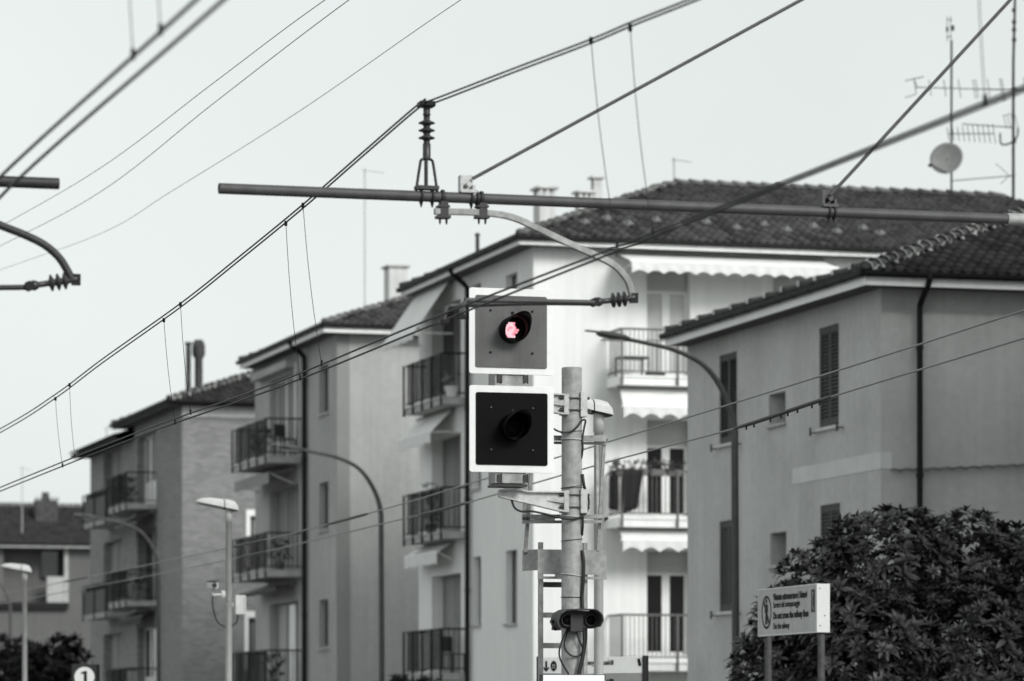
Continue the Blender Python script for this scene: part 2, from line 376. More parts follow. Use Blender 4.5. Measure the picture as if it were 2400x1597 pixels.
    def casement(s, face, R, rec=.16, frame='frame_grey', glass='glass_dark', sill=True, surround=None):
        a0, a1, z0, z1 = R[:4]; w = s.door(face, R, rec, 0, frame, glass, 2, stile=.035)
        if sill: s.sill(w, face, a0, a1, z0)
        if surround:
            q = MB(); t = .13
            s.fb(q, face, a0 - t, a0, .004, .04, z0, z1); s.fb(q, face, a1, a1 + t, .004, .04, z0, z1); s.fb(q, face, a0 - t, a1 + t, .004, .05, z1, z1 + .2); q.build('surround', surround, w)
        return w
    def balcony(s, face, a0, a1, dep, zt, th=.16, rh=1.02, posts=4, step=.11, rail='rail_dark', slab='concrete', bar=.016, far_end=True, lip=True):
        m = MB(); s.fb(m, face, a0, a1, .003, dep, zt - th, zt)
        if lip: s.fb(m, face, a0 - .02, a1 + .02, dep - .16, dep + .025, zt - .035, zt + .012)
        b = m.build('balcony', slab, s.root)
        i = .04; runs = [((a0 + i, dep - i), (a1 - i, dep - i)), ((a0 + i, .03), (a0 + i, dep - i))]
        if far_end: runs.append(((a1 - i, .03), (a1 - i, dep - i)))
        m = MB()
        for p, q in runs:
            for zz, hh in ((zt + rh, .045), (zt + .1, .03)): m.beam(s.P(face, p[0], p[1], zz), s.P(face, q[0], q[1], zz), .04, hh)
        m.build('handrail', rail, b)
        pm = MB(); pm.box(-.024, .024, -.024, .024, -.2, rh + .01); pme = pm.mesh('post', rail)
        for k in range(posts):
            o = obj('post', pme, b); o.location = s.P(face, a0 + i + (a1 - a0 - 2 * i) * k / (posts - 1), dep + (.028 if 1 else 0), zt)
        bm = MB(); bm.box(-bar / 2, bar / 2, -bar / 2, bar / 2, .1, rh - .02); bme = bm.mesh('baluster', rail)
        for p, q in runs:
            L = math.hypot(q[0] - p[0], q[1] - p[1]); n = int(L / step)
            for k in range(1, n):
                t = k / n; o = obj('baluster', bme, b); o.location = s.P(face, p[0] + (q[0] - p[0]) * t, p[1] + (q[1] - p[1]) * t, zt)
        return b
    def awning(s, face, a0, a1, d0, z0, d1, z1, val=.22, scal=8, amp=.06, cloth='awning_cloth', arms=True, sag=.0):
        m = MB(); n = 8; vs = []
        for k in range(n + 1):
            t = k / n; d, z = d0 + (d1 - d0) * t, z0 + (z1 - z0) * t - sag * math.sin(math.pi * t)
            vs += [s.P(face, a0, d, z), s.P(face, a1, d, z), s.P(face, a0, d - .004, z - .012), s.P(face, a1, d - .004, z - .012)]
        fs = []
        for k in range(n): b = 4 * k; fs += [(b, b + 1, b + 5, b + 4), (b + 2, b + 6, b + 7, b + 3), (b, b + 4, b + 6, b + 2), (b + 1, b + 3, b + 7, b + 5)]
        m.add(vs, fs); w = m.build('awning', cloth, s.root)
        q = MB(); q.tube([s.P(face, a0 - .03, d1, z1 - .01), s.P(face, a1 + .03, d1, z1 - .01)], .032, 8); q.build('front_bar', 'trim_white' if cloth == 'awning_cloth' else 'frame_grey', w)
        q = MB(); q.tube([s.P(face, a0 - .05, d0, z0), s.P(face, a1 + .05, d0, z0)], .05, 8); q.build('roller_tube', 'frame_grey', w)
        if val:
            q = MB(); N = scal * 8; pts = [s.P(face, a0, d1 + .03, z1)]
            bot = [s.P(face, a0 + (a1 - a0) * k / N, d1 + .03 + .01 * math.sin(k), z1 - val + amp * abs(math.sin(math.pi * k / 8))) for k in range(N + 1)]
            top = [s.P(face, a0 + (a1 - a0) * k / N, d1 + .03, z1) for k in range(N + 1)]
            q.add(top + bot, [(k, k + 1, N + 2 + k, N + 1 + k) for k in range(N)])
            o = q.build('valance', cloth, w); md = o.modifiers.new('thick', 'SOLIDIFY'); md.thickness = .006
        if arms:
            for b in (a0 + .06, a1 - .06):
                q = MB(); q.tube([s.P(face, b, d1 - .02, z1 - .02), s.P(face, b, .04, z0 - max(.4, (z0 - z1) * 1.0))], .018, 8); q.build('arm', 'frame_white', w)
        return w
    def downpipe(s, face, a, z0, z1, d=.1, out=.5, r=.045, mt='pipe_dark'):
        m = MB(); m.tube(smooth([s.P(face, a, out, z1 + .22), s.P(face, a, out, z1 + .04), s.P(face, a, d + .04, z1 - .26), s.P(face, a, d, z1 - .42)], 5) + [Vector(s.P(face, a, d, z0))], r, 10)
        for k in range(4): zz = z1 - 1 - k * 2.1; m.lathe([(-.03, r + .012), (.03, r + .012)], s.P(face, a, d, zz), (0, 0, 1), 10)
        return m.build('downpipe', mt, s.root)
    def hip_roof(s, x0, x1, y0, y1, ze, t, dark=False, fascia=.17, gut=.055, singles=300, seen=(0, 2400), fascia_mt='trim_white', gutter_mt='gutter_dark', oh=.45):
        D = (y1 - y0) / 2; zr = ze + t * D; ym = y0 + D; th = math.atan(t); c, sn = math.cos(th), math.sin(th)
        s.roof = (x0, x1, y0, y1, ze, t, D)
        m = MB(); A, B, Cc, Dd = (x0, y0, ze), (x1, y0, ze), (x1, y1, ze), (x0, y1, ze); R0, R1 = (x0 + D, ym, zr), (x1 - D, ym, zr)
        m.add([A, B, Cc, Dd, R0, R1], [(0, 1, 5, 4), (1, 2, 5), (2, 3, 4, 5), (3, 0, 4), (3, 2, 1, 0)])
        mk = 'tile_dark' if dark else 'tile'; roof = m.build('roof', 'tile_mass_dark' if dark else 'tile_mass', s.root)
        mass = MB(); cand = []
        def plane(o, e, sdir, W, front):
            e, sv = Vector(e), Vector(sdir); n = e.cross(sv).normalized(); o = Vector(o) - sv * .05
            for j in range(int(D / c / TILE_E) + 1):
                b = j * TILE_E
                for i in range(int(W / TILE_W)):
                    a = i * TILE_W
                    if a < b * c - .12 or a > W - b * c - .1: continue
                    p = o + e * a + sv * b + n * .004; px = CX + FPX * (s.ox + CA * p.x - SA * p.y) / s.Y(p.x, p.y)
                    R = Matrix((e, sv, n)).transposed()
                    if front and seen[0] < px < seen[1]: cand.append((j, i, p, R))
                    else: mass.add([R @ Vector(v) + p for v in TV], TF, True)
        plane(A, (1, 0, 0), (0, c, sn), x1 - x0, True)
        plane(Dd, (0, -1, 0), (c, 0, sn), y1 - y0, False)
        cand.sort(key=lambda q: q[0])
        for k, (j, i, p, R) in enumerate(cand):
            if k < singles:
                o = obj('tile', TILE_ME[mk], roof); o.matrix_local = Matrix.Translation(p) @ R.to_4x4() @ Matrix.Rotation(random.uniform(-.012, .012), 4, 'Z')
            else: mass.add([R @ Vector(v) + p for v in TV], TF, True)
        if mass.v: tag(mass.build('tiles', 'tile_mass_dark' if dark else 'tile_mass', roof, recalc=False), kind='stuff')
        def caps(P, Q):
            P, Q = Vector(P), Vector(Q); d = (Q - P); L = d.length; d.normalize(); r = d.cross(Vector((0, 0, 1))).normalized(); u = r.cross(d)
            R = Matrix((r, d, u)).transposed().to_4x4()
            for k in range(int(L / .36)):
                o = obj('ridge_cap', CAP_ME['cap_tile_dark' if dark else 'cap_tile'], roof)
                o.matrix_local = Matrix.Translation(P + d * (k * .36) + u * .03) @ R @ Matrix.Rotation(random.uniform(-.03, .03), 4, 'Z')
        caps(A, R0); caps(R0, R1); caps(Dd, R0)
        # eaves: fascia, soffit, gutter
        zf = ze - .06
        m = MB(); i = .03
        m.box(x0 - i, x1, y0 - i, y0, zf - fascia, zf); m.box(x0 - i, x0, y0 + .001, y1, zf - fascia, zf)
        m.build('fascia', fascia_mt, s.root)
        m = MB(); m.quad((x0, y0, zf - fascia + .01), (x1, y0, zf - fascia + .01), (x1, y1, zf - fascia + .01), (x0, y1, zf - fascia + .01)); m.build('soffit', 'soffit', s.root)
        m = MB(); gz = zf + .015
        for P, Q in (((x0 - .09, y0 - .09, gz), (x1, y0 - .09, gz)), ((x0 - .09, y0 - .09, gz), (x0 - .09, y1 + .03, gz))): m.tube([P, Q], gut, 10); m.beam(Vector(P) + Vector((0, 0, gut * .6)), Vector(Q) + Vector((0, 0, gut * .6)), .02 + gut * 1.9, .015)
        k = 0
        while k * .8 < (y1 - y0): m.lathe([(-.012, gut + .008), (.012, gut + .008)], (x0 - .09, y0 + k * .8, gz), (0, 1, 0), 10); k += 1
        k = 0
        while k * .8 < (x1 - x0): m.lathe([(-.012, gut + .008), (.012, gut + .008)], (x0 + k * .8, y0 - .09, gz), (1, 0, 0), 10); k += 1
        m.build('gutter', gutter_mt, s.root)
        return roof
    def roof_z(s, x, y):
        x0, x1, y0, y1, ze, t, D = s.roof; return ze + t * max(0, min(x - x0, x1 - x, y - y0, y1 - y))
    def chimney(s, pxl, pxr, pyt, y, dep=.45, mt='chimney_plaster', cap=True, legs=True, below=.3):
        xl, xr = s.x_at(pxl, y), s.x_at(pxr, y); z1 = s.z_at(pyt, (xl + xr) / 2, y); z0 = min(s.roof_z(xl, y), s.roof_z(xr, y), s.roof_z(xl, y + dep)) - below
        m = MB(); hz = .22 if legs else 0
        m.box(xl, xr, y, y + dep, z0, z1 - hz - .05)
        if legs:
            for a in (xl + .04, (xl + xr) / 2, xr - .04):
                for b in (y + .04, y + dep - .04): m.box(a - .04, a + .04, b - .04, b + .04, z1 - hz - .05, z1 - .05)
        c = m.build('chimney', mt, s.root)
        if cap:
            m = MB(); m.box(xl - .07, xr + .07, y - .07, y + dep + .07, z1 - .05, z1); m.build('cap', mt if legs else 'concrete', c)
        return c

# --- grey two-window house at the right
b1 = Bld('grey_house', 'grey plastered house with louvred shutters and white fascia beside the dark leafy tree', 2065, 24.0, 'house')
L1 = b1.y_at(1612); W1 = 13.0
ze1 = b1.z_at(640, 0, 0) - .0
sof1 = b1.z_at(664, -.42, -.42)
h = []
R1 = b1.rect('L', 1686, 1727, 829, 1040); R2 = b1.rect('L', 1920, 1966, 764, 1001); R3 = b1.rect('L', 1802, 1841, 921, 994)
R4 = b1.rect('L', 1686, 1727, 1220, 1434); R5 = b1.rect('L', 1805, 1843, 1248, 1325); R6 = b1.rect('L', 1922, 1969, 1182, 1412)
b1.wall('L', 0, L1, 0, sof1 + .02, 'plaster_grey', [R1, R2, (*R3, .3), R4, (*R5, .3), R6], .12)
b1.wall('F', 0, W1, 0, sof1 + .02, 'plaster_grey')
m = MB(); m.box(W1, W1 + .02, 0, L1, 0, sof1); m.box(0, W1, L1, L1 + .02, 0, sof1); m.build('wall', 'plaster_grey', b1.root)
for R, dk in ((R1, True), (R2, False), (R4, False), (R6, False)): b1.shutter('L', R, dark=dk)
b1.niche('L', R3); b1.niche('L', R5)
b1.hip_roof(-.42, W1 + .42, -.42, L1 + .02, sof1 + .2, .35, dark=True, singles=300, seen=(1990, 2415))
b1.downpipe('F', b1.x_at(2156, -.1), 0, sof1, out=.5, r=.05)
pa = b1.y_at(1858)
m = MB(); za = b1.z('L', 1096, b1.y_at(1960)); b1.fb(m, 'L', 0, pa, .004, .008, za - .16, za + .12); b1.fb(m, 'F', -.008, b1.x_at(2090), .004, .008, za - .16, za + .12); m.build('plaster_patch', 'plaster_patch', b1.root)
m = MB(); xs = b1.x_at(2086, -.05); z0 = b1.z_at(1101, xs, -.05); pts = []
for k in range(80):
    t = k / 79; pts.append((xs + t * 6.2, -.06 - .02 * math.sin(k * 1.7), z0 - .10 * math.sin(math.pi * min(1, t * 1.3)) * .3 + t * .42 + .012 * math.sin(k * 2.1)))
m.tube(pts, .014, 6); m.tube([(a, b - .02, c - .025 + .01 * math.cos(i * 2.1)) for i, (a, b, c) in enumerate(pts)], .012, 6); m.build('wall_cable', 'wire_grey', b1.root)

# --- white four-storey block
b2 = Bld('white_apartment_block', 'white four storey apartment block with tiled hip roof and scalloped awnings', 1250, 24.2)
L2 = b2.y_at(982); W2 = 18.0
sof2 = b2.z_at(574, -.42, -.42)
hl = [b2.rect('L', *r) for r in ((1185, 1212, 642, 814), (1185, 1212, 966, 1138), (1185, 1212, 1290, 1462), (1108, 1127, 665, 820), (1108, 1127, 985, 1145), (1108, 1127, 1305, 1465))]
dz = []
for yy in (930, 1245, 1577):
    a0, a1 = b2.span('L', 1012, 1080); zb = b2.z('L', yy, b2.y_at(1037, -.57), .57); dz.append(zb)
dh = [(a0, a1, zb, zb + 2.35, .3) for zb in dz]
b2.wall('L', 0, L2, 0, sof2 + .02, 'plaster_white', hl + dh, .16)
fr = [b2.rect('F', 1516, 1617, 636, 880), b2.rect('F', 1516, 1617, 985, 1210), b2.rect('F', 1516, 1617, 1292, 1536), b2.rect('F', 1812, 1905, 648, 890), b2.rect('F', 1812, 1905, 990, 1220)]
b2.wall('F', 0, W2, 0, sof2 + .02, 'plaster_white', fr, .22)
m = MB(); m.box(W2, W2 + .02, 0, L2, 0, sof2); m.box(0, W2, L2, L2 + .02, 0, sof2); m.build('wall', 'plaster_white', b2.root)
for R in hl: b2.niche('L', R, .2, 'frame_grey')
for R in dh: b2.door('L', R, .28, 0, 'curtain', 'glass_dark' if R is dh[0] else 'frame_grey', 2, stile=.3)
b2.door('F', fr[0], .2, .42, glass='glass_pale'); b2.door('F', fr[1], .2, .55); b2.door('F', fr[2], .2, .47); b2.door('F', fr[3], .2, .42); b2.door('F', fr[4], .2, .5)  # top door: the bright glass reflection is put into its pale pane colour
b2.hip_roof(-.42, W2 + .42, -.42, L2 + .04, sof2 + .2, .385, singles=300, seen=(1250, 1990), fascia=.13)
b2.downpipe('L', b2.y_at(1095, -.1), 0, sof2, out=.48, r=.06)
for k, zb in enumerate(dz):
    n0, n1 = b2.span('L', 948, 1037, .57)
    b2.balcony('L', n0, n1, .57, zb, posts=5, step=.1)
    b2.balcony_last = zb
a0, a1 = b2.span('L', 990, 1064)
za = b2.z('L', 655, a0); b2.awning('L', a0 - .1, a1, .12, za, 1.0, za - 1.28, val=.2, scal=16, amp=.05)
za = dz[0] - .22; b2.awning('L', a0 - .1, a1, .1, za, .58, za - .5, val=.3, scal=16, amp=.05)
za = dz[1] - .22; b2.awning('L', a0 - .1, a1, .1, za, .42, za - .2, val=.32, scal=16, amp=.05)
fx = []
for yy in (880, 1213, 1551):
    x0 = b2.x_at(1453, -1.0); x1 = b2.x_at(1720, -1.0); zb = b2.z_at(yy, x0, -1.0); fx.append((x0, x1, zb))
    b2.balcony('F', x0, x1, 1.0, zb, th=.2, posts=3, step=.1, rail='rail_grey', slab='trim_white', bar=.014)
x0, x1, _ = fx[0]
for (xa, xb, zb), dr, ds in ((fx[0], .42, .28), (fx[1], .24, .22)):
    b2.awning('F', xa + .08, xb, .72, zb - .24, .72 + ds, zb - .24 - dr, val=.26, scal=6, amp=.1, arms=False)
ta, tb = b2.x_at(1480, -1.1), b2.x_at(1962, -1.1); zt = b2.z_at(600, ta, -1.1)
b2.awning('F', ta, tb, .1, zt + .16, 1.1, zt - .1, val=.27, scal=13, amp=.07)
# raised snow-guard tiles in two staggered rows
x0_, x1_, y0_, y1_, ze_, t_, D_ = b2.roof
th_ = math.atan(t_); gm = MB()
gm.add([(-.08, 0, .02), (.1, 0, .02), (.1, .3, .02), (-.1, .3, .02), (-.02, .06, .14), (.07, .0, .08), (-.06, .3, .05)], [(0, 1, 5, 4), (4, 5, 6), (0, 4, 6, 3), (1, 2, 6, 5)])
gme = gm.mesh('snow_guard', 'guard_tile'); roof2 = [c for c in b2.root.children if c.name.startswith('roof')][0]
for k in range(15):
    for r, off in ((1.1, 0), (1.55, .78)):
        x = 1.25 + k * 1.2 + off + random.uniform(-.09, .09)
        if random.random() < .14: continue
        o = obj('snow_guard', gme, roof2)
        o.matrix_local = Matrix.Translation((max(x, r + .3), y0_ + r * math.cos(th_), ze_ + r * math.sin(th_) + .03)) @ Matrix.Rotation(th_, 4, 'X') @ Matrix.Rotation(random.uniform(-.25, .25), 4, 'Z')
b2.chimney(1265, 1303, 437, L2 - 2.0, .55); b2.chimney(1358, 1391, 447, L2 - 1.2, .4); b2.chimney(1393, 1411, 413, L2 - .9, .3)
m = MB(); yv = L2 * .42; xv = b2.x_at(1119, -.0 + yv)
xv = -.05; yv = b2.y_at(1119, xv); m.lathe([(0, .05), (b2.z_at(556, xv, yv) - sof2 - .2, .045), (b2.z_at(550, xv, yv) - sof2 - .2, .07), (b2.z_at(546, xv, yv) - sof2 - .2, .02)], (xv, yv, sof2 + .2), (0, 0, 1), 10); m.build('vent_pipe', 'chimney_brick', b2.root)

# --- pale plaster block with a dark corner band
b3 = Bld('pale_apartment_block', 'pale plaster apartment block with dark corner band and iron balconies', 789, 24.0)
L3 = b3.y_at(598); W3 = 14.0
sof3 = b3.z_at(777, -.42, -.42)
hl = [b3.rect('L', *r) for r in ((748, 770, 857, 970), (748, 770, 1131, 1243), (748, 770, 1406, 1520))]
dz3 = [b3.z('L', yy, b3.y_at(625, -1.0), 1.0) for yy in (1068, 1336, 1612)]
a0, a1 = b3.span('L', 632, 700); dh = [(a0, a1, zb, zb + 2.4, .25) for zb in dz3]
b3.wall('L', 0, L3, 0, sof3 + .02, 'plaster_pale', hl + dh, .16)
b3.wall('F', 0, W3, 0, sof3 + .02, 'plaster_pale')
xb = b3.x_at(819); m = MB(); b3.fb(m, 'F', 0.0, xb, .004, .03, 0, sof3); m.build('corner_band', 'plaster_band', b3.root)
m = MB(); m.box(W3, W3 + .02, 0, L3, 0, sof3); m.box(0, W3, L3, L3 + .02, 0, sof3); m.build('wall', 'plaster_pale', b3.root)
for R in hl: b3.casement('L', R, .14)
b3.door('L', dh[0], .22, 0, 'frame_white', 'curtain', 3, stile=.07); b3.door('L', dh[1], .22, .0, 'frame_grey', 'curtain', 3, stile=.1); b3.door('L', dh[2], .22, .0, 'frame_grey', 'glass_pale', 3, stile=.12)
b3.hip_roof(-.42, W3 + .42, -.42, L3 + .04, sof3 + .2, .35, singles=150, seen=(760, 990), fascia=.16)
b3.downpipe('L', b3.y_at(713, -.1), 0, sof3, out=.48, r=.07)
n0, n1 = b3.span('L', 546, 625, 1.0)
n0 = b3.span('L', 625, 625, 1.0)[0]
for k, zb in enumerate(dz3): b3.balcony('L', n0, n1, 1.0, zb, posts=5, step=.11, th=.18)
a0, a1 = b3.span('L', 612, 694)
za = dz3[0] - .3; b3.awning('L', a0, a1, .1, za, .75, za - .1, val=.3, scal=8, amp=.0, cloth='awning_grey')
za = dz3[1] - .32; b3.awning('L', a0, a1, .1, za, .6, za - .15, val=.12, scal=8, amp=.0, cloth='awning_dark', arms=False)
m = MB(); za = dz3[0] + 2.5; b3.fb(m, 'L', a0, a1, .01, .3, za, za + .2); m.build('lintel', 'plaster_pale', b3.root)
m = MB(); b3.fb(m, 'L', a0 - .12, a0 - .02, .01, .06, dz3[0], sof3 - .3); m.build('pilaster', 'frame_white', b3.root)
b3.chimney(912, 955, 622, L3 * .55, .6, legs=False)

# --- brick block with two roof levels
b4 = Bld('brick_apartment_block', 'brick apartment block with stepped tiled roofs and twin round headed chimney', 427, 23.8)
L4 = b4.y_at(315); W4 = 11.0
sof4 = b4.z_at(948, -.5, -.5)
fr = [b4.rect('F', 586, 608, 1210, 1330), b4.rect('F', 582, 606, 1448, 1570)]
zb4 = [b4.z('L', yy, b4.y_at(297, -1.0), 1.0) for yy in (1180, 1408, 1640)]
a0, a1 = b4.span('L', 322, 366); dh = [(a0, a1, zb, zb + 2.4, .3) for zb in zb4]
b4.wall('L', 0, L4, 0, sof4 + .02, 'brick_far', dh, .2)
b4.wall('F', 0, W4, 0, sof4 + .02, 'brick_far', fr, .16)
m = MB(); b4.fb(m, 'F', -.004, W4, .004, .02, sof4 - .32, sof4); m.build('frieze', 'trim_white', b4.root)
m = MB(); m.box(W4, W4 + .02, 0, L4, 0, sof4); m.box(0, W4, L4, L4 + .02, 0, sof4); m.build('wall', 'brick_far', b4.root)
for R in fr: b4.casement('F', R, .14, 'frame_grey', 'glass_dark', False, 'trim_white')
b4.door('L', dh[0], .25, 0, 'frame_white', 'curtain', 3, stile=.1, bottom=.8); b4.door('L', dh[1], .25, 0, 'frame_grey', 'glass_dark', 2, stile=.1); b4.door('L', dh[2], .25, 0, 'frame_white', 'glass_dark', 3, stile=.1, bottom=.7)
b4.hip_roof(-.5, W4 + .5, -.5, L4 + 1.3, sof4 + .14, .35, dark=True, singles=150, seen=(430, 640), fascia=.1, fascia_mt='gutter_dark')
n0 = b4.a('L', 297, 1.0); n1 = b4.a('L', 254, 1.0)
for zb in zb4: b4.balcony('L', min(n0, n1), max(n0, n1), 1.0, zb, posts=4, step=.12, th=.17)
a0, a1 = b4.span('L', 318, 366); za = zb4[0] - .25; b4.awning('L', a0, a1, .1, za, .7, za - .35, val=.25, scal=6, amp=0, cloth='awning_dark', arms=False)
za = zb4[1] - .25; b4.awning('L', a0, a1, .1, za, .5, za - .25, val=.25, scal=6, amp=0, cloth='awning_dark', arms=False)
# lower wing of the brick block
Lb = b4.y_at(212); sofb = b4.z_at(1072, -.5, Lb)
zl = [b4.z('L', yy, b4.y_at(240, -.9), .9) for yy in (1228, 1440)]
a0, a1 = b4.span('L', 243, 286); dh2 = [(a0, a1, zb, zb + 2.35, .3) for zb in (zb4[0], zb4[1], zb4[2])]
dh2 = [(max(a0, L4 + .5), a1, *q[2:]) for q in dh2]
b4.wall('L', L4 + .02, Lb, 0, sofb + .02, 'brick_far', dh2, .2)
for R in dh2: b4.door('L', R, .25, 0, 'frame_grey', 'curtain', 3, stile=.14)
m = MB(); m.box(.0, W4, Lb, Lb + .02, 0, sofb); m.build('wall', 'brick_far', b4.root)
m = MB(); zt = sofb + .12; m.add([(-.6, L4 + .03, zt), (-.6, Lb + .7, zt), (W4, Lb + .7, zt), (W4, L4 + .03, zt), (3.5, L4 + .03, zt + 1.3), (3.5, Lb - 3, zt + 1.3), (-.6, L4 + .03, zt - .12), (-.6, Lb + .7, zt - .12), (W4, Lb + .7, zt - .12), (W4, L4 + .03, zt - .12)],
      [(0, 1, 5, 4), (1, 2, 5), (2, 3, 4, 5), (6, 9, 8, 7), (0, 6, 7, 1), (1, 7, 8, 2)]); wing = m.build('wing_roof', 'tile_mass_dark', b4.root)
mass = MB(); th_ = math.atan(1.3 / 4.1); e, sv = Vector((0, -1, 0)), Vector((math.cos(th_), 0, math.sin(th_))); nn = e.cross(sv)
R = Matrix((e, sv, nn)).transposed()
for j in range(5):
    for i in range(int((Lb + .7 - L4) / TILE_W)):
        p = Vector((-.64, Lb + .7, zt)) + e * (i * TILE_W) + sv * (j * TILE_E) + nn * .01
        if i * TILE_W > j * TILE_E * 1.3 - .1: mass.add([R @ Vector(v) + p for v in TV], TF, True)
tag(mass.build('tiles', 'tile_mass_dark', wing, recalc=False), kind='stuff')
n0, n1 = b4.span('L', 196, 250, .9)
for zb in zb4[:2]: 
    q = b4.balcony('L', n0, n1, .9, zb - .25, posts=3, step=.12, th=.14)
    m = MB(); b4.fb(m, 'L', n0 + .02, n1 - .02, .86, .9, zb - .24, zb + .55); m.build('parapet', 'plaster_far', q)
# chimney pair
m = MB(); yc = L4 * .5; xl, xr = b4.x_at(456, yc), b4.x_at(475, yc); xm = (xl + xr) / 2; rr = (xr - xl) / 2; z1 = b4.z_at(797, xm, yc); z0 = b4.roof_z(xm, yc) - .3
m.lathe([(0, rr), (z1 - z0 - .62, rr), (z1 - z0 - .5, rr * 1.55), (z1 - z0 - .14, rr * 1.55), (z1 - z0, rr * .95)], (xm, yc, z0), (0, 0, 1), 12)
for k in range(2): m.lathe([(-.02, rr * 1.65), (.02, rr * 1.65)], (xm, yc, z1 - .26 - k * .14), (0, 0, 1), 12)
m.build('chimney', 'chimney_brick', b4.root)
m = MB(); xl, xr = b4.x_at(438, yc - .3), b4.x_at(448, yc - .3); z1 = b4.z_at(804, xl, yc); m.box(xl, xr, yc - .3, yc - .1, b4.roof_z(xl, yc - .3) - .3, z1 - .06); m.box(xl - .03, xr + .03, yc - .33, yc - .07, z1 - .06, z1); m.build('chimney', 'chimney_brick', b4.root)

# --- far house with a long dark roof
b5 = Bld('far_house', 'far house with long dark tiled roof and white loggia beyond the brick block', -60, 28.5, 'house')
W5 = 12.0
sof5 = b5.z_at(1284, b5.x_at(80), 0)
xa, xb_, xc = b5.x_at(20), b5.x_at(150), b5.x_at(214)
lg = (b5.x_at(8), b5.x_at(150), b5.z_at(1412, b5.x_at(80), 0), sof5 - .1, 1.2)
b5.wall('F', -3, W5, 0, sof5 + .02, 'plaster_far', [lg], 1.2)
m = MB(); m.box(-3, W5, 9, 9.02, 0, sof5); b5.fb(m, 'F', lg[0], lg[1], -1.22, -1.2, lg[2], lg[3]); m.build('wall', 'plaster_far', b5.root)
m = MB(); b5.fb(m, 'F', b5.x_at(110), b5.x_at(150), -.12, .03, lg[2], lg[2] + 1.35); m.build('parapet', 'plaster_pale', b5.root)
m = MB(); b5.fb(m, 'F', b5.x_at(104), b5.x_at(149), -1.15, -1.0, lg[2] + 1.3, lg[3]); m.build('dark_opening', 'glass_dark', b5.root)
m = MB(); b5.fb(m, 'F', b5.x_at(150) + .02, b5.x_at(160), .0, .05, lg[2], sof5); m.build('pilaster', 'concrete', b5.root)
m = MB(); b5.fb(m, 'F', -3, xb_ + .2, .02, .3, lg[2] - .35, lg[2] - .02); m.build('ledge', 'gutter_dark', b5.root)
b5.hip_roof(-3.4, W5 + .4, -.6, 9.4, sof5 + .2, .45, dark=True, singles=0, fascia=.16, fascia_mt='concrete')
m = MB(); yc = 2.2; xl, xr = b5.x_at(84, yc), b5.x_at(136, yc); z1 = b5.z_at(1172, xl, yc); z0 = b5.roof_z(xl, yc) - .3; m.box(xl, xr, yc, yc + .8, z0, z1)
for k in range(9): a = xl + (xr - xl) * k / 8; m.box(a - .03, a + .03, yc, yc + .06, z1, z1 + .15)
m.box((xl + xr) / 2 - .2, (xl + xr) / 2 + .15, yc + .2, yc + .5, z1, b5.z_at(1153, xl, yc)); m.build('chimney', 'chimney_brick', b5.root)
# ---------------------------------------------------------------- railway signal
YS = 29.0; sg = Frame(cut(1340) * YS, YS)
sig = thing('railway_signal', 'galvanised railway signal pole with two square target boards, upper light glowing red', 'signal', (sg.ox, sg.oy, 0), ANG)
PR = .0775
zt = sg.z_at(862, 0, 0)
m = MB(); m.lathe([(0, PR + .004), (zt - .006, PR - .001), (zt, PR - .006)], (0, 0, 0), (0, 0, 1), 40); pole = m.build('pole', 'galvanised', sig)
m = MB(); m.lathe([(0, .22), (.02, .22), (.03, .12), (.5, .1)], (0, 0, 0), (0, 0, 1), 24); m.build('base_plate', 'concrete', sig)
def rrect(cx, cz, w, h, r, n=5):
    out = []
    for sx, sz, a0 in ((1, 1, 0), (-1, 1, 90), (-1, -1, 180), (1, -1, 270)):
        for k in range(n + 1):
            a = math.radians(a0 + 90 * k / n); out.append((cx + sx * (w / 2 - r) + math.cos(a) * r, cz + sz * (h / 2 - r) + math.sin(a) * r))
    return out
BY = -.20                                            # front of the boards, towards the viewer
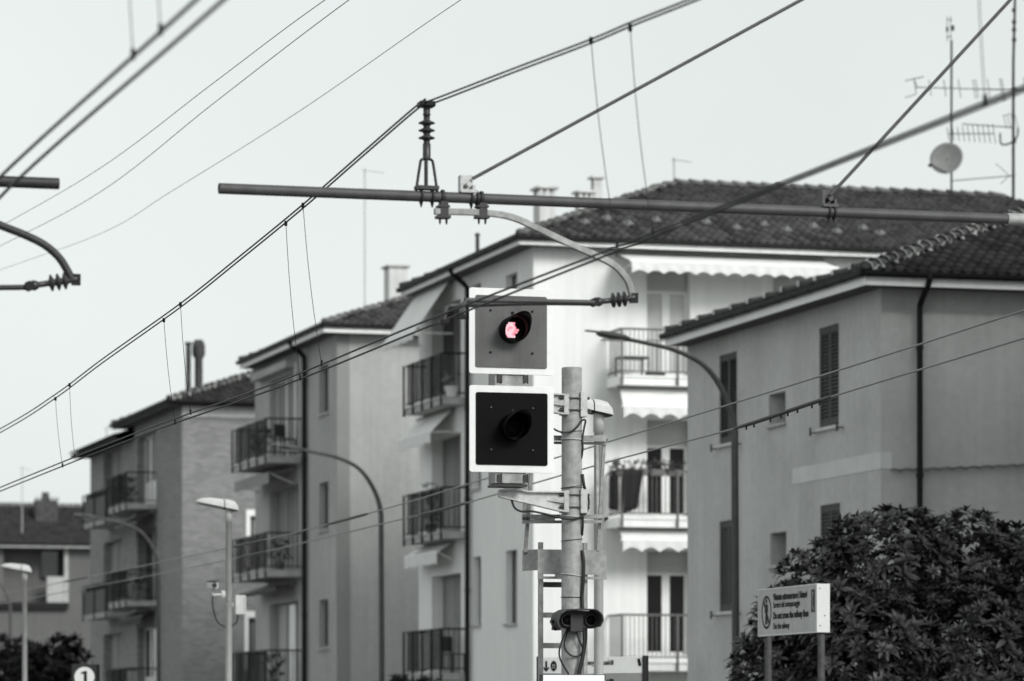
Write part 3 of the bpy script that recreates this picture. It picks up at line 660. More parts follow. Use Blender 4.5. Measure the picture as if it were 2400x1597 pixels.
def target_board(pxl, pxr, pyt, pyb, ip, face_mt, lit):
    xl, xr = sg.x_at(pxl, BY), sg.x_at(pxr, BY); cx = (xl + xr) / 2; z1 = sg.z_at(pyt, cx, BY); z0 = sg.z_at(pyb, cx, BY); cz = (z0 + z1) / 2
    m = MB(); m.prism([(x, BY, z) for x, z in rrect(cx, cz, xr - xl, z1 - z0, .018)], (0, .012, 0))
    hd = m.build('target_board', 'board_white', sig, bevel=.002)
    ix0, ix1 = sg.x_at(ip[0], BY), sg.x_at(ip[1], BY); iz1, iz0 = sg.z_at(ip[2], cx, BY), sg.z_at(ip[3], cx, BY); ix, iz = (ix0 + ix1) / 2, (iz0 + iz1) / 2
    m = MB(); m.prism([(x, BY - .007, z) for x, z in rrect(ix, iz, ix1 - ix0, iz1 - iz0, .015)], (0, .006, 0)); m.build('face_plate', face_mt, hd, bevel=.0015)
    for sx in (-1, 1):
        for sz in (-1, 1):
            m = MB(); m.lathe([(0, .009), (.006, .009), (.009, .005)], (ix + sx * .162, BY - .007, iz + sz * .157), (0, -1, 0), 10); m.build('screw', 'weathered_steel' if not lit else 'black_steel', hd)
    # sight hole, hood, lens
    hx, hz = ix, iz + .012
    m = MB(); m.lathe([(0, .013), (.004, .013), (.004, .009), (.001, .008)], (hx + .008, BY - .007, hz + .128), (0, -1, 0), 14); m.build('sight_hole', 'black_steel', hd)
    n = 40; R0, R1 = .098, .093; vs = []
    for k in range(n):
        a = 2 * math.pi * k / n; c = math.cos(a); Lh = .10 + .17 * (.5 + .5 * c) ** 1.0
        if c > .2: Lh += .10 * ((c - .2) / .8) ** 1.5
        for r, y in ((R0, -.004), (R0, -Lh), (R1, -Lh), (R1, -.004)):
            rr = r * (1.0 + .10 * max(0, c) * (-y / .37)); vs.append((hx + math.sin(a) * rr, BY - .003 + y, hz + math.cos(a) * rr))
    fs = []
    for k in range(n):
        a, b = 4 * k, 4 * ((k + 1) % n)
        for j in range(3): fs.append((a + j, b + j, b + j + 1, a + j + 1))
    m = MB(); m.add(vs, fs, True); m.build('hood', 'hood_black', hd)
    m = MB(); m.lathe([(0, .094), (.012, .094)], (hx, BY - .006, hz), (0, -1, 0), 32); m.build('lens_seat', 'hood_black', hd)
    if lit:
        m = MB(); m.lathe([(0, .05), (.004, .05)], (hx - .012, BY - .02, hz + .0), (0, -1, 0), 28); m.build('lens', 'led_glow', hd)
        for j in range(-3, 4):
            for i in range(-3, 4):
                x, z = (i + .5 * (j & 1)) * .0185, j * .0165
                if math.hypot(x, z) < .058 and not (x > .028 and z > .012) and not (x > .035 and z < -.035) and random.random() < .93:
                    m = MB(); m.lathe([(0, .0098), (.004, .0092), (.008, .006), (.0095, .002)], (hx - .012 + x, BY - .026, hz + z), (0, -1, 0), 10); m.build('led', random.choice(('led_red', 'led_red', 'led_deep')), hd)
    else:
        m = MB(); m.lathe([(0, .075), (.01, .07), (.016, .04), (.018, .01)], (hx, BY - .018, hz), (0, -1, 0), 28); m.build('lens', 'board_black', hd)
        m = MB(); m.box(hx - .005, hx + .03, BY - .05, BY - .036, hz + .012, hz + .04); m.build('sensor', 'board_black', hd)
    return hd
target_board(1100, 1297, 677, 878, (1114, 1281.5, 694, 863), 'board_sheen', True)
target_board(1100.5, 1298, 905, 1108, (1115, 1283, 921, 1091), 'board_black', False)
# case behind the boards
bx0, bx1 = sg.x_at(1153, -.1), sg.x_at(1224, -.1); zc1 = sg.z_at(700, 0, 0); zc0 = sg.z_at(1146, 0, 0)
m = MB(); m.box(bx0, bx1, BY + .015, -.0, zc0 + .02, zc1); case = m.build('lamp_case', 'galvanised', sig, bevel=.004)
m = MB(); m.box(bx0 - .004, bx1 + .012, BY + .013, .01, zc0 - .004, zc0 + .014); m.build('case_base', 'dark_steel', case)
for py in (892, 1124):
    for x in (bx0 + .03, bx1 - .002):
        zz = sg.z_at(py, 0, -.2); m = MB(); m.box(x - .014, x + .014, BY + .004, BY + .014, zz - .028, zz + .028); m.lathe([(-.034, .006), (.034, .006)], (x + .018, BY + .008, zz), (0, 0, 1), 8); m.build('latch', 'dark_steel', case)
# cantilever brackets with clamp plates and U bolts
def bracket(pts, pf, pr, uys, nm):
    m = MB(); yb = -.055
    poly = [tuple(sg.p(x, y, yb)) for x, y in pts]
    m.prism(poly, (0, .014, 0))
    P = [Vector(p) for p in poly]
    for i in range(len(P)):
        a, b = P[i], P[(i + 1) % len(P)]; m.beam(a + Vector((0, -.004, 0)), b + Vector((0, -.004, 0)), .056, .012, up=(0, 0, 1) if abs((b - a).normalized().z) < .9 else (1, 0, 0))
    br = m.build('bracket', 'galvanised_pale', sig, bevel=.0015)
    for (x0, x1, y0, y1), n2 in ((pf, 'clamp_plate'), (pr, 'clamp_plate')):
        a, b = sg.p(x0, y1, -.085), sg.p(x1, y0, -.085); m = MB(); m.box(a.x, b.x, -.088, .05, a.z, b.z); m.build(n2, 'galvanised_pale', br, bevel=.003)
    for uy in uys:
        z = sg.z_at(uy, 0, -.08); a0 = sg.x_at(pf[1], -.085); b0 = sg.x_at(pr[0], -.085)
        m = MB(); m.tube([(a0 - .01, -.083, z), (b0 + .01, -.083, z)], .006, 8); m.build('u_bolt', 'weathered_steel', br)
        for xx in (sg.x_at(pf[0] - 4, -.09), sg.x_at(pr[1] + 2, -.09)):
            m = MB(); m.lathe([(-.014, .011), (.014, .011)], (xx, -.07, z), (1, 0, 0), 6); m.build('nut', 'dark_steel', br)
    # web ribs
    xa, xb = sg.x_at(pf[0] - 42, yb), sg.x_at(pf[0], yb); zm = sg.z_at((uys[0] + uys[1]) / 2, 0, yb); m = MB()
    m.add([(xa, yb - .004, zm + .0), (xb, yb - .03, zm + .03), (xb, yb - .03, zm - .02), (xb, yb + .0, zm + .03), (xb, yb, zm - .02)], [(0, 1, 2), (0, 3, 1), (0, 2, 4), (1, 3, 4, 2), (0, 4, 3)]); m.build('rib', 'galvanised_pale', br)
    return br
bracket([(1170, 1150), (1222, 1150), (1236, 1153), (1323, 1154), (1323, 1199), (1308, 1197), (1170, 1164)], (1322, 1334, 1150, 1201), (1361, 1377, 1147, 1203), (1160, 1189), 'bracket')
bracket([(1170, 918), (1222, 920), (1323, 926), (1323, 971), (1308, 969), (1170, 936)], (1322, 1334, 924, 972), (1361, 1377, 919, 977), (933, 961), 'bracket')
# bands and tie wires round the pole
for py, r, mt in ((1029, .005, 'galvanised_pale'), (1211, .005, 'galvanised_pale'), (1348, .005, 'galvanised_pale'), (1011, .002, 'rubber'), (1140, .002, 'rubber'), (1143, .002, 'rubber'), (1265, .0025, 'rubber'), (1400, .003, 'rubber')):
    z = sg.z_at(py, 0, -.08); tl = random.uniform(-.012, .012); m = MB(); m.tube([(math.cos(a) * (PR + .005), math.sin(a) * (PR + .005), z + tl * math.cos(a)) for a in [2 * math.pi * k / 28 for k in range(29)]], r, 6, False); m.build('band', mt, pole)
# ladder with cage
YL = .26
lad = MB(); zl = sg.z_at(1272, 0, YL)
lx = [sg.x_at(1267, YL), sg.x_at(1371, YL)]
ladder = None
for x in lx:
    m = MB(); m.box(x - .016, x + .016, YL - .02, YL + .02, .02, zl)
    if ladder is None: ladder = m.build('ladder', 'galvanised', sig, bevel=.002)
    else: m.build('rail', 'galvanised', ladder, bevel=.002)
for k in range(16):
    z = sg.z_at(1371, 0, YL) - k * .232
    if z < .15: break
    m = MB(); m.box(lx[0], lx[1], YL - .012, YL + .012, z - .02, z + .02); m.build('rung', 'galvanised' if k else 'dark_steel', ladder)
a, b = sg.p(1260, 1346, YL - .06), sg.p(1422, 1290, YL - .06)
m = MB(); m.box(a.x, b.x, YL - .065, YL - .06, a.z, b.z); c0 = sg.p(1260, 1357, YL - .06).z; c1 = sg.p(1260, 1351, YL - .06).z
m.box(a.x, b.x, YL - .065, YL - .058, c0, c1)
for p0, p1 in ((1260, 1272), (1300, 1318), (1362, 1370), (1413, 1422)): m.box(sg.x_at(p0, YL - .06), sg.x_at(p1, YL - .06), YL - .065, YL - .06, c1, a.z)
p = sg.p(1258, 1337, YL - .06); m.add([(a.x, YL - .062, p.z), (a.x, YL - .062, b.z), (a.x - .075, YL + .1, b.z), (a.x - .075, YL + .1, p.z)], [(0, 1, 2, 3)])
m.build('climb_guard', 'galvanised', sig, bevel=.001)
def cage_bar(p, q, y0, y1, w=.022, mt='galvanised', nm='cage_bar'):
    m = MB(); m.beam(sg.p(*p, y0), sg.p(*q, y1), w, w); m.build(nm, mt, sig, bevel=.001)
for yy in (.08, .44):
    cage_bar((1290, 1030), (1420, 1032), yy, yy, .02)
cage_bar((1296, 1026), (1421, 1026), .12, .12, .03); cage_bar((1296, 1038), (1421, 1040), .12, .12, .02)
cage_bar((1224, 1211), (1424, 1211), .12, .12, .03); cage_bar((1224, 1224), (1424, 1223), .12, .12, .022); cage_bar((1226, 1218), (1300, 1218), .3, .3, .02)
cage_bar((1416, 1036), (1401, 1292), .14, .2, .024); cage_bar((1399, 1036), (1401, 1232), .4, .4, .022)
cage_bar((1245, 1100), (1231, 1298), .14, .22, .026); cage_bar((1230, 1100), (1229, 1228), .4, .4, .022)
for px, py in ((1419, 1032), (1421, 1216), (1228, 1216), (1237, 1216), (1232, 1297)):
    m = MB(); c = sg.p(px, py, .1); m.lathe([(-.02, .012), (.02, .012)], c, (0, 1, 0), 6); m.build('bolt', 'dark_steel', sig)
# twin lamp unit with a shared hood
TY = -.20
def tp(px, py, y=TY): return sg.p(px, py, y)
m = MB(); m.prism([tuple(tp(x, y, -.085)) for x, y in ((1312, 1472), (1306, 1455), (1313, 1439), (1326, 1432), (1386, 1433), (1400, 1441), (1404, 1456), (1398, 1470), (1386, 1474), (1326, 1474))], (0, -.05, 0))
tw = m.build('twin_lamp', 'dark_steel', sig, bevel=.004)
prof = [(1309, 1478), (1302, 1464), (1301, 1450), (1306, 1438), (1316, 1431), (1328, 1428), (1384, 1428), (1397, 1432), (1406, 1441), (1409, 1454), (1406, 1462), (1402, 1470)]
m = MB(); sp = smooth([tp(x, y) for x, y in prof], 4); c = tp(1355, 1456); vs = []
for q in sp:
    qi = q + (c - q).normalized() * .009
    for base in (q, qi):
        for y in (-.085, -.27): vs.append((base.x, y, base.z))
fs = []
for i in range(len(sp) - 1):
    a, b = 4 * i, 4 * i + 4; fs += [(a, b, b + 1, a + 1), (a + 2, a + 3, b + 3, b + 2), (a + 1, b + 1, b + 3, a + 3), (a, a + 2, b + 2, b)]
fs += [(0, 1, 3, 2), (4 * len(sp) - 4, 4 * len(sp) - 3, 4 * len(sp) - 1, 4 * len(sp) - 2)]
m.add(vs, fs); m.build('hood', 'shutter', tw)
for px in (1328, 1384):
    q = tp(px, 1454, -.13); m = MB(); m.lathe([(0, .05), (.03, .05), (.03, .043), (.012, .04)], q, (0, -1, 0), 24); m.build('lens_ring', 'dark_steel', tw)
    m = MB(); m.lathe([(0, .041), (.012, .036), (.02, .02), (.022, .004)], q, (0, -1, 0), 24); m.build('lens', 'board_black', tw)
a, b = tp(1337, 1481, -.17), tp(1367, 1440, -.17); m = MB(); m.box(a.x, b.x, -.17, -.07, a.z, b.z); m.build('housing', 'dark_steel', tw, bevel=.004)
for px, py in ((1301, 1457), (1305, 1473)):
    q = tp(px, py); m = MB(); m.box(q.x - .018, q.x + .018, -.17, -.12, q.z - .012, q.z + .012); m.build('hinge', 'black_steel', tw)
# cables
def cable(pts, r, nm='cable', mt='rubber'):
    m = MB(); m.tube(smooth([sg.p(x, y, d) for x, y, d in pts], 8), r, 8); m.build(nm, mt, sig)
cable([(1290, 998, -.12), (1302, 1008, -.1), (1320, 1014, -.09), (1340, 1011, -.09), (1355, 998, -.09), (1364, 986, -.07), (1372, 986, -.05), (1369, 1004, -.05), (1365, 1030, -.06), (1366, 1050, -.06), (1363, 1075, -.04)], .0075)
cable([(1199, 1172, -.05), (1206, 1190, -.06), (1222, 1199, -.07), (1248, 1199, -.08), (1290, 1208, -.09), (1330, 1217, -.095), (1356, 1214, -.09), (1374, 1202, -.07), (1380, 1180, -.05), (1378, 1160, -.04)], .0085)
cable([(1365, 1112, -.06), (1368, 1135, -.07), (1371, 1147, -.06)], .012); cable([(1366, 1205, -.06), (1366, 1230, -.07), (1364, 1255, -.05)], .010)
cable([(1364, 1290, -.06), (1368, 1320, -.07), (1367, 1360, -.075), (1364, 1400, -.07), (1366, 1428, -.08)], .014)
cable([(1330, 1474, -.11), (1318, 1500, -.1), (1311, 1525, -.1), (1313, 1545, -.1), (1324, 1566, -.1), (1336, 1590, -.1), (1340, 1640, -.1)], .007)
cable([(1333, 1474, -.11), (1323, 1505, -.1), (1325, 1522, -.1), (1336, 1535, -.1), (1350, 1539, -.1), (1361, 1535, -.1), (1365, 1526, -.1)], .0065)
cable([(1350, 1480, -.12), (1357, 1500, -.12), (1364, 1515, -.11), (1365, 1528, -.1)], .006)
cable([(1368, 1470, -.12), (1369, 1495, -.12), (1368, 1520, -.12), (1364, 1545, -.12), (1358, 1570, -.12), (1353, 1600, -.12), (1352, 1650, -.12)], .013)
cable([(1374, 1472, -.12), (1374, 1495, -.12), (1371, 1520, -.11), (1366, 1550, -.11), (1360, 1580, -.11), (1357, 1640, -.11)], .009)
a, b = sg.p(1273, 1760, -.16), sg.p(1417, 1583, -.16); m = MB(); m.box(a.x, b.x, -.16, -.09, a.z, b.z); pl = m.build('cabinet', 'trim_white', sig, bevel=.003)
m = MB(); m.box(a.x - .006, b.x + .008, -.157, -.08, b.z, b.z + .005); m.box(b.x, b.x + .008, -.157, -.08, a.z, b.z); m.box(a.x - .006, a.x, -.157, -.08, a.z, b.z); m.build('edge_seal', 'rubber', pl)

# ---------------------------------------------------------------- overhead line supports
def support(px_ref, Y, ends, label, full):
    f = Frame(cut(px_ref) * Y, Y); t = thing('overhead_line_support', label, 'catenary support', (f.ox, f.oy, 0), ANG, 'overhead line supports')
    return f, t
YA = 25.0
A, ta = support(1000, YA, None, 'steel tube cantilever holding the overhead wires in front of the railway signal', True)
zA = A.z_at(461, 0, 0); TR = .035
xa0, xm = A.x_at(515, 0), A.x_at(2860, 0)
m = MB(); m.tube([(xa0, 0, zA), (A.x_at(2368, 0), 0, zA)], TR, 24); m.lathe([(0, TR), (.006, TR * .98), (.006, TR * .85), (.001, TR * .8)], (xa0, 0, zA), (-1, 0, 0), 20); tube = m.build('tube', 'weathered_steel', ta)
m = MB(); m.tube([(A.x_at(2360, 0), 0, zA), (xm, 0, zA)], TR + .006, 24); m.build('tube_socket', 'galvanised', ta)
m = MB(); zmt = A.z_at(-560, xm, 0); m.box(xm - .01, xm + .22, -.11, .11, 0, zmt + .4); m.build('mast', 'galvanised', ta)
for p0 in ((1108, 419), (1946, 458)):
    q = A.p(*p0, 0); m = MB(); m.tube([q, (xm, 0, A.z_at(-534, xm, 0))], .012, 10); m.build('tie_rod', 'weathered_steel', ta)
def u_bolts(px, gap, down=.0):
    for s in (-1, 1):
        x = A.x_at(px, 0) + s * gap; m = MB(); m.tube([(x, math.cos(a) * (TR + .007), zA + math.sin(a) * (TR + .007)) for a in [2 * math.pi * k / 20 for k in range(21)]], .008, 8, False); m.lathe([(-.01, .013), (.022, .004)], (x, 0, zA - TR - .014), (0, 0, -1), 8); m.build('u_bolt', 'dark_steel', ta)
# messenger wire post insulator on its frame
x = A.x_at(1000, 0); zt_ = A.z_at(243, x, 0); zb_ = A.z_at(373, x, 0)
H = zt_ - zb_; prof = [(0, .026), (H * .27, .026), (H * .28, .021), (H * .33, .021)]
for k in range(3): z = H * (.345 + .135 * k); prof += [(z, .028), (z + .008, .054), (z + .014, .054), (z + .028, .024), (z + H * .1, .021)]
prof += [(H * .78, .021), (H * .79, .026), (H * .81, .026), (H * .82, .022), (H * .93, .024), (H * .95, .034), (H, .03)]
m = MB(); m.lathe(prof, (x, 0, zb_), (0, 0, 1), 24); ins = m.build('post_insulator', 'ceramic_dark', ta)
m = MB(); m.box(x - .055, x + .05, -.05, .05, zt_ - .025, zt_ + .012); m.build('wire_saddle', 'black_steel', ins, bevel=.008)
zf = A.z_at(441, x, 0)
m = MB()
for sx in (-1, 1):
    m.tube(smooth([(x + sx * .012, -.0, zb_ + .0), (x + sx * .036, 0, zb_ - .008), (x + sx * .045, 0, zb_ - .04), (x + sx * .068, 0, zf), (x + sx * .07, 0, zA + TR)], 4), .0095, 8)
m.tube([(x - .004, 0, zb_), (x - .004, 0, zf)], .013, 10); m.box(x - .075, x + .075, -.04, .04, zf - .012, zf + .012); m.build('insulator_frame', 'dark_steel', ta)
u_bolts(1000, .037)
# tie-rod clamps
for px, py in ((1095, 420), (1942, 458)):
    x = A.x_at(px, 0); z = zA + TR; m = MB(); m.box(x - .05, x + .06, -.035, .035, z - .004, z + .018); m.box(x - .055, x - .035, -.03, .03, z, z + .11); m.box(x + .03, x + .05, -.03, .03, z - .03, z + .05)
    m.lathe([(-.05, .016), (.05, .016)], (x, 0, z + .05), (0, 1, 0), 10); m.box(x - .045, x + .045, .028, .036, z, z + .12); m.build('rod_clamp', 'galvanised_pale' if px < 1500 else 'weathered_steel', ta, bevel=.003)
    u_bolts(px + (16 if px < 1500 else 6), .019)
# curved registration arm below the tube
arm = [(1018, 496), (1070, 497), (1125, 499), (1175, 504), (1215, 515), (1260, 536), (1320, 565), (1380, 592), (1425, 613), (1452, 633), (1471, 658), (1480, 684), (1483, 696)]
m = MB(); P = smooth([A.p(a, b, -.02) for a, b in arm], 4); vs = []; w = .02
for i, q in enumerate(P):
    d = (P[min(i + 1, len(P) - 1)] - P[max(i - 1, 0)]).normalized(); n = Vector((-d.z, 0, d.x)).normalized()
    for a, b in ((-.02, -w), (.02, -w), (.02, w), (-.02, w)): vs.append(q + n * a + Vector((0, b, 0)))
fs = [(4 * i + k, 4 * i + (k + 1) % 4, 4 * i + 4 + (k + 1) % 4, 4 * i + 4 + k) for i in range(len(P) - 1) for k in range(4)] + [(0, 1, 2, 3), tuple(4 * len(P) - 4 + k for k in (3, 2, 1, 0))]
m.add(vs, fs); m.build('registration_arm', 'galvanised', ta, bevel=.003)
for px in (1037, 1128):
    x = A.x_at(px, 0); q = A.p(px, 498, -.02); m = MB(); m.box(x - .022, x + .03, -.045, .02, q.z - .03, zA - TR + .004); m.box(x - .045, x + .045, -.05, .03, q.z - .04, q.z - .022); m.box(x - .04, x + .04, -.05, .03, q.z + .03, q.z + .044)
    for s in (-1, 1): m.lathe([(0, .008), (.03, .008), (.045, .003)], (x + s * .022, -.02, q.z - .035), (0, 0, -1), 8)
    m.build('arm_clamp', 'dark_steel', ta, bevel=.002); u_bolts(px, .004)
def stay_insulator(f, par, p, q):
    p, q = Vector(p), Vector(q); L = (q - p).length; d = q - p; k = L / .30
    prof = [(0, .02), (.03 * k, .032), (.05 * k, .026), (.06 * k, .018), (.12 * k, .018)]
    for j in range(3): h = (.125 + .042 * j) * k; prof += [(h, .02), (h + .012 * k, .05), (h + .018 * k, .05), (h + .034 * k, .02)]
    prof += [(.262 * k, .018), (.285 * k, .026), (.30 * k, .022)]
    m = MB(); m.lathe(prof, q, -d, 22); i = m.build('stay_insulator', 'ceramic_dark', par)
    m = MB(); m.lathe([(-.03, .03), (.03, .03)], q + Vector((.0, 0, 0)), (0, 1, 0), 8); m.lathe([(-.02, .014), (.05, .014)], q, d, 8); m.box(p.x - .03, p.x + .02, p.y - .02, p.y + .02, p.z - .035, p.z + .03); m.build('end_fitting', 'black_steel', i)
    m = MB(); 
    return i
# steady arms: insulator end to the two contact wires
sA, sB = A.p(1393, 709, -.02), A.p(1487, 698, -.02)
stay_insulator(A, ta, sB, sA)
XC1, XC2, XM1, XM2 = 6.64, 6.72, 6.505, 6.575
for pts, yy in (([(1393, 709), (1240, 706), (1104, 704), (1090, 708), (1085, 722), (1081, 741)], -.04), ([(1385, 712), (1240, 711), (1070, 717), (1052, 719), (1044, 728), (1041, 754)], .03)):
    m = MB(); m.tube(smooth([A.p(a, b, yy) for a, b in pts], 5), .0155, 12); m.build('steady_arm', 'weathered_steel', ta)
    q = A.p(*pts[-1], yy); m = MB(); m.box(q.x - .03, q.x + .03, q.y - .03, q.y + .03, q.z - .02, q.z + .012); m.build('wire_clamp', 'black_steel', ta, bevel=.004)
# neighbouring support at the left edge
YB = 22.6
Bf, tb = support(138, YB, None, 'steel tube cantilever reaching in over the adjoining track with its curved arm', False)
zB = Bf.z_at(431, 0, 0); TRB = .034
xmB = -3.9
m = MB(); m.tube([(xmB, 0, zB), (0, 0, zB)], TRB, 24); m.build('tube', 'dark_steel', tb)
m = MB(); m.box(xmB - .22, xmB + .01, -.11, .11, 0, zB + 2.5); m.build('mast', 'galvanised', tb)
m = MB(); m.tube([(xmB, 0, zB + 2.3), (-1.1, 0, zB + .03)], .012, 8); m.build('tie_rod', 'weathered_steel', tb)
m = MB(); m.tube(smooth([Bf.p(a, b, -.02) for a, b in ((-330, 448), (-200, 458), (-60, 500), (0, 528), (60, 552), (105, 575), (138, 604), (158, 635), (168, 655))], 6), .024, 12); m.build('registration_arm', 'dark_steel', tb)
for px in (-330, -240):
    q = Bf.p(px, 455, -.02); m = MB(); m.box(q.x - .03, q.x + .03, -.04, .04, q.z - .04, zB + .05); m.build('arm_clamp', 'dark_steel', tb)
p, q = Bf.p(180, 655, -.02), Bf.p(68, 671, -.02); stay_insulator(Bf, tb, p, q)
m = MB(); m.tube(smooth([Bf.p(a, b, -.02) for a, b in ((70, 671), (50, 674), (-140, 676), (-170, 684), (-190, 708))], 5), .0165, 10); m.build('steady_arm', 'dark_steel', tb)

# ---------------------------------------------------------------- overhead wires
def polyline(pts, X0): return smooth([track_pt(px, py, X0) for px, py in pts], 10)
def along(P, px):
    for i in range(len(P) - 1):
        a, b = P[i], P[i + 1]; pa, pb = CX + FPX * a.x / a.y, CX + FPX * b.x / b.y
        if (pa - px) * (pb - px) <= 0 and abs(pa - pb) > 1e-9: return a.lerp(b, (px - pa) / (pb - pa))
    return P[0]
def wire(name, label, cat, P, r, mt, group=None):
    m = MB(); m.tube(P, r, 8); o = m.build(name, mt); o.name = name; return tag(o, label, cat, group)
def level(X0, Ys, h): return [Vector((X0 - KT * Y, Y, HC + hh)) for Y, hh in zip(Ys, h)]
cyA = [9, 12, 16, 20, 25.2, 30, 36, 44.6, 55, 70]; chA = [2.69, 2.675, 2.678, 2.688, 2.705, 2.70, 2.765, 2.79, 2.80, 2.75]
def twin(sg_): # the pair closes up towards the viewer
    out = []
    for Y, h in zip(cyA, chA):
        k = min(1, max(.42, (Y - 17) / 7)); out.append(Vector((6.68 + sg_ * .04 * k - KT * Y, Y, HC + h - sg_ * .006 * k)))
    return smooth(out, 6)
C1, C2 = twin(-1), twin(1)
for P in (C1, C2): wire('contact_wire', 'one of the twin dark contact wires clamped by the steady arms before the signal', 'wire', P, .0075, 'wire_dark', 'twin contact wires before the signal')
ms = [(2700, -420), (2000, -150), (1619, 2), (1477, 58), (1385, 97), (1200, 167), (1010, 240), (985, 246), (850, 362), (710, 484), (560, 607), (423, 716), (239, 847), (130, 929), (0, 1010), (-250, 1140), (-480, 1220)]
M1 = polyline([(a, b - 4.5) for a, b in ms], XM1); M2 = polyline([(a, b + 4.5) for a, b in ms], XM2)
for P in (M1, M2): wire('messenger_wire', 'one of the twin upper cables bending over the post insulator', 'wire', P, .0065, 'wire_dark', 'twin messenger wires over the post insulator')
cyB = [6, 10, 14, 19.1, 22.6, 28, 36, 60]; chB = [2.64, 2.65, 2.66, 2.70, 2.60, 2.68, 2.7, 2.7]
D1 = smooth(level(2.81, cyB, chB), 6); D2 = smooth(level(2.91, cyB, chB), 6)
for P in (D1, D2): wire('contact_wire', 'one of the twin contact wires of the adjoining track, passing over the free tube end', 'wire', P, .0085, 'wire_dark', 'twin contact wires of the adjoining track')
E1 = smooth(level(2.84, cyB, [4.0, 3.85, 3.8, 3.95, 4.05, 3.9, 3.6, 3.8]), 6)
wire('messenger_wire', 'upper cable of the adjoining track carrying the droppers above the twin contact wires', 'wire', E1, .0065, 'wire_dark')
def dropper(P, pt, Q, pb, label, group, top=None):
    a = along(P, pt) if top is None else top; b = along(Q, pb)
    t = thing('dropper', label, 'dropper wire', b, 0, group); d = a - b; c = d.length
    m = MB(); bow = Vector((.012 * c, 0, 0)); m.tube([d * k / 6 - bow * math.sin(math.pi * k / 6) for k in range(7)], .0023, 6); m.build('hanger', 'wire_dark', t)
    m = MB(); m.box(-.008, .008, -.02, .02, -.012, .032); m.build('clip', 'black_steel', t, bevel=.004)
    m = MB(); m.box(d.x - .011, d.x + .011, d.y - .02, d.y + .02, d.z - .026, d.z + .011); m.build('clip', 'black_steel', t, bevel=.004)
for pt, pb in ((130, 147), (163, 176), (384, 411), (423, 447), (670, 704), (710, 754), (1385, 1447), (1477, 1530)):
    dropper(M2 if pt in (130, 384, 670, 1477) else M1, pt, C2 if pt in (130, 384, 670) else C1, pb, {130: 'thin dropper hanging beside the lower wing roof of the brick block', 163: 'thin dropper hanging beside the lower wing roof of the brick block', 384: 'thin dropper hanging by the twin chimney of the brick block', 423: 'thin dropper hanging by the twin chimney of the brick block', 670: 'thin dropper hanging across the eaves of the pale block', 710: 'thin dropper hanging across the eaves of the pale block', 1385: 'thin dropper crossing the tiled roof and chimneys of the white block', 1477: 'thin dropper crossing the tiled roof and chimneys of the white block'}[pt], {0: 'droppers by the brick block wing', 1: 'droppers by the twin chimney', 2: 'droppers at the pale block', 3: 'droppers over the white block roof'}[0 if pt < 200 else 1 if pt < 500 else 2 if pt < 900 else 3])
q = along(C1, 2310); dropper(None, 0, C1, 2310, 'blurred dropper hanging past the rooftop antennas', None, q + Vector((-.03, .02, 1.1)))
for pb in (313, 377): q = along(D1, pb); dropper(None, 0, D1, pb, 'dropper above the twin contact wires of the adjoining track', 'droppers of the adjoining track', q + Vector((-.03, .05, 1.15)))
for k, (pts, X0, r) in enumerate((([(1200, -290), (762, 0), (500, 195), (240, 391), (0, 532), (-300, 700)], 8.0, .0044), ([(1250, -300), (818, 0), (500, 243), (240, 447), (0, 577), (-300, 725)], 8.3, .0046), ([(1500, -260), (1080, 0), (700, 262), (400, 450), (240, 546), (0, 633), (-300, 740)], 9.6, .0040))):
    wire('feeder_wire', ['thin high feeder wire, uppermost of three crossing the open sky', 'thin high feeder wire, middle one of three crossing the open sky', 'faintest thin feeder wire, lowest of three crossing the open sky'][k], 'wire', polyline(pts, X0), r, 'wire_thin')
W1p = [(2900, 560), (2400, 728), (1900, 889), (1426, 1036), (1140, 1122), (860, 1205), (610, 1268), (356, 1322), (150, 1364), (0, 1393), (-200, 1425)]
W2p = [(2900, 640), (2400, 793), (1950, 930), (1720, 1005), (1426, 1083), (1090, 1180), (980, 1208), (610, 1296), (356, 1349), (150, 1388), (0, 1416), (-200, 1450)]
for pts, sl, lab in ((W1p, [(770, 862), (546, 619), (151, 205)], 'grey line wire with a dark splice sleeve, upper of the pair behind the signal'), (W2p, [(1722, 1948), (982, 1090), (560, 622), (230, 290)], 'grey line wire with long dark splice sleeves, lower of the pair behind the signal')):
    P = polyline(pts, 12.4); o = wire('line_wire', lab, 'wire', P, .0085, 'wire_grey')
    for a, b in sl:
        Q = [along(P, a + (b - a) * k / 8) for k in range(9)]; m = MB(); m.tube(Q, [.013] + [.019] * 7 + [.013], 10)
        if b - a > 200:
            for k in (.12, .2, .37, .48, .55, .65, .8, .88): q = along(P, a + (b - a) * k); m.box(q.x - .008, q.x + .008, q.y - .02, q.y + .02, q.z - .045, q.z)
        m.build('splice_sleeve', 'rubber', o)
# ---------------------------------------------------------------- unseen tall block, added to throw shade on the grey house and tree
b0 = Bld('shade_block', 'unseen tall plain block added out of view to shade the grey house', 3720, 24.0)
L0 = 10.2; W0 = 16.0; H0 = 17.5
hl = [(1.2 + 3.6 * i, 2.4 + 3.6 * i, 1.2 + 3.1 * j, 2.7 + 3.1 * j) for i in range(3) for j in range(5)]
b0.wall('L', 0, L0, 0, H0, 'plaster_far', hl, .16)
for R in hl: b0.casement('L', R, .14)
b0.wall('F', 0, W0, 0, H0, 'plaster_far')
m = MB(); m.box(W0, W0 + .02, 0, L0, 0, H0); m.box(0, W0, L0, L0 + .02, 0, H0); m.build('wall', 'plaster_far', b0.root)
m = MB(); m.box(-.4, W0 + .4, -.4, L0 + .4, H0, H0 + .3); m.build('roof', 'concrete', b0.root)

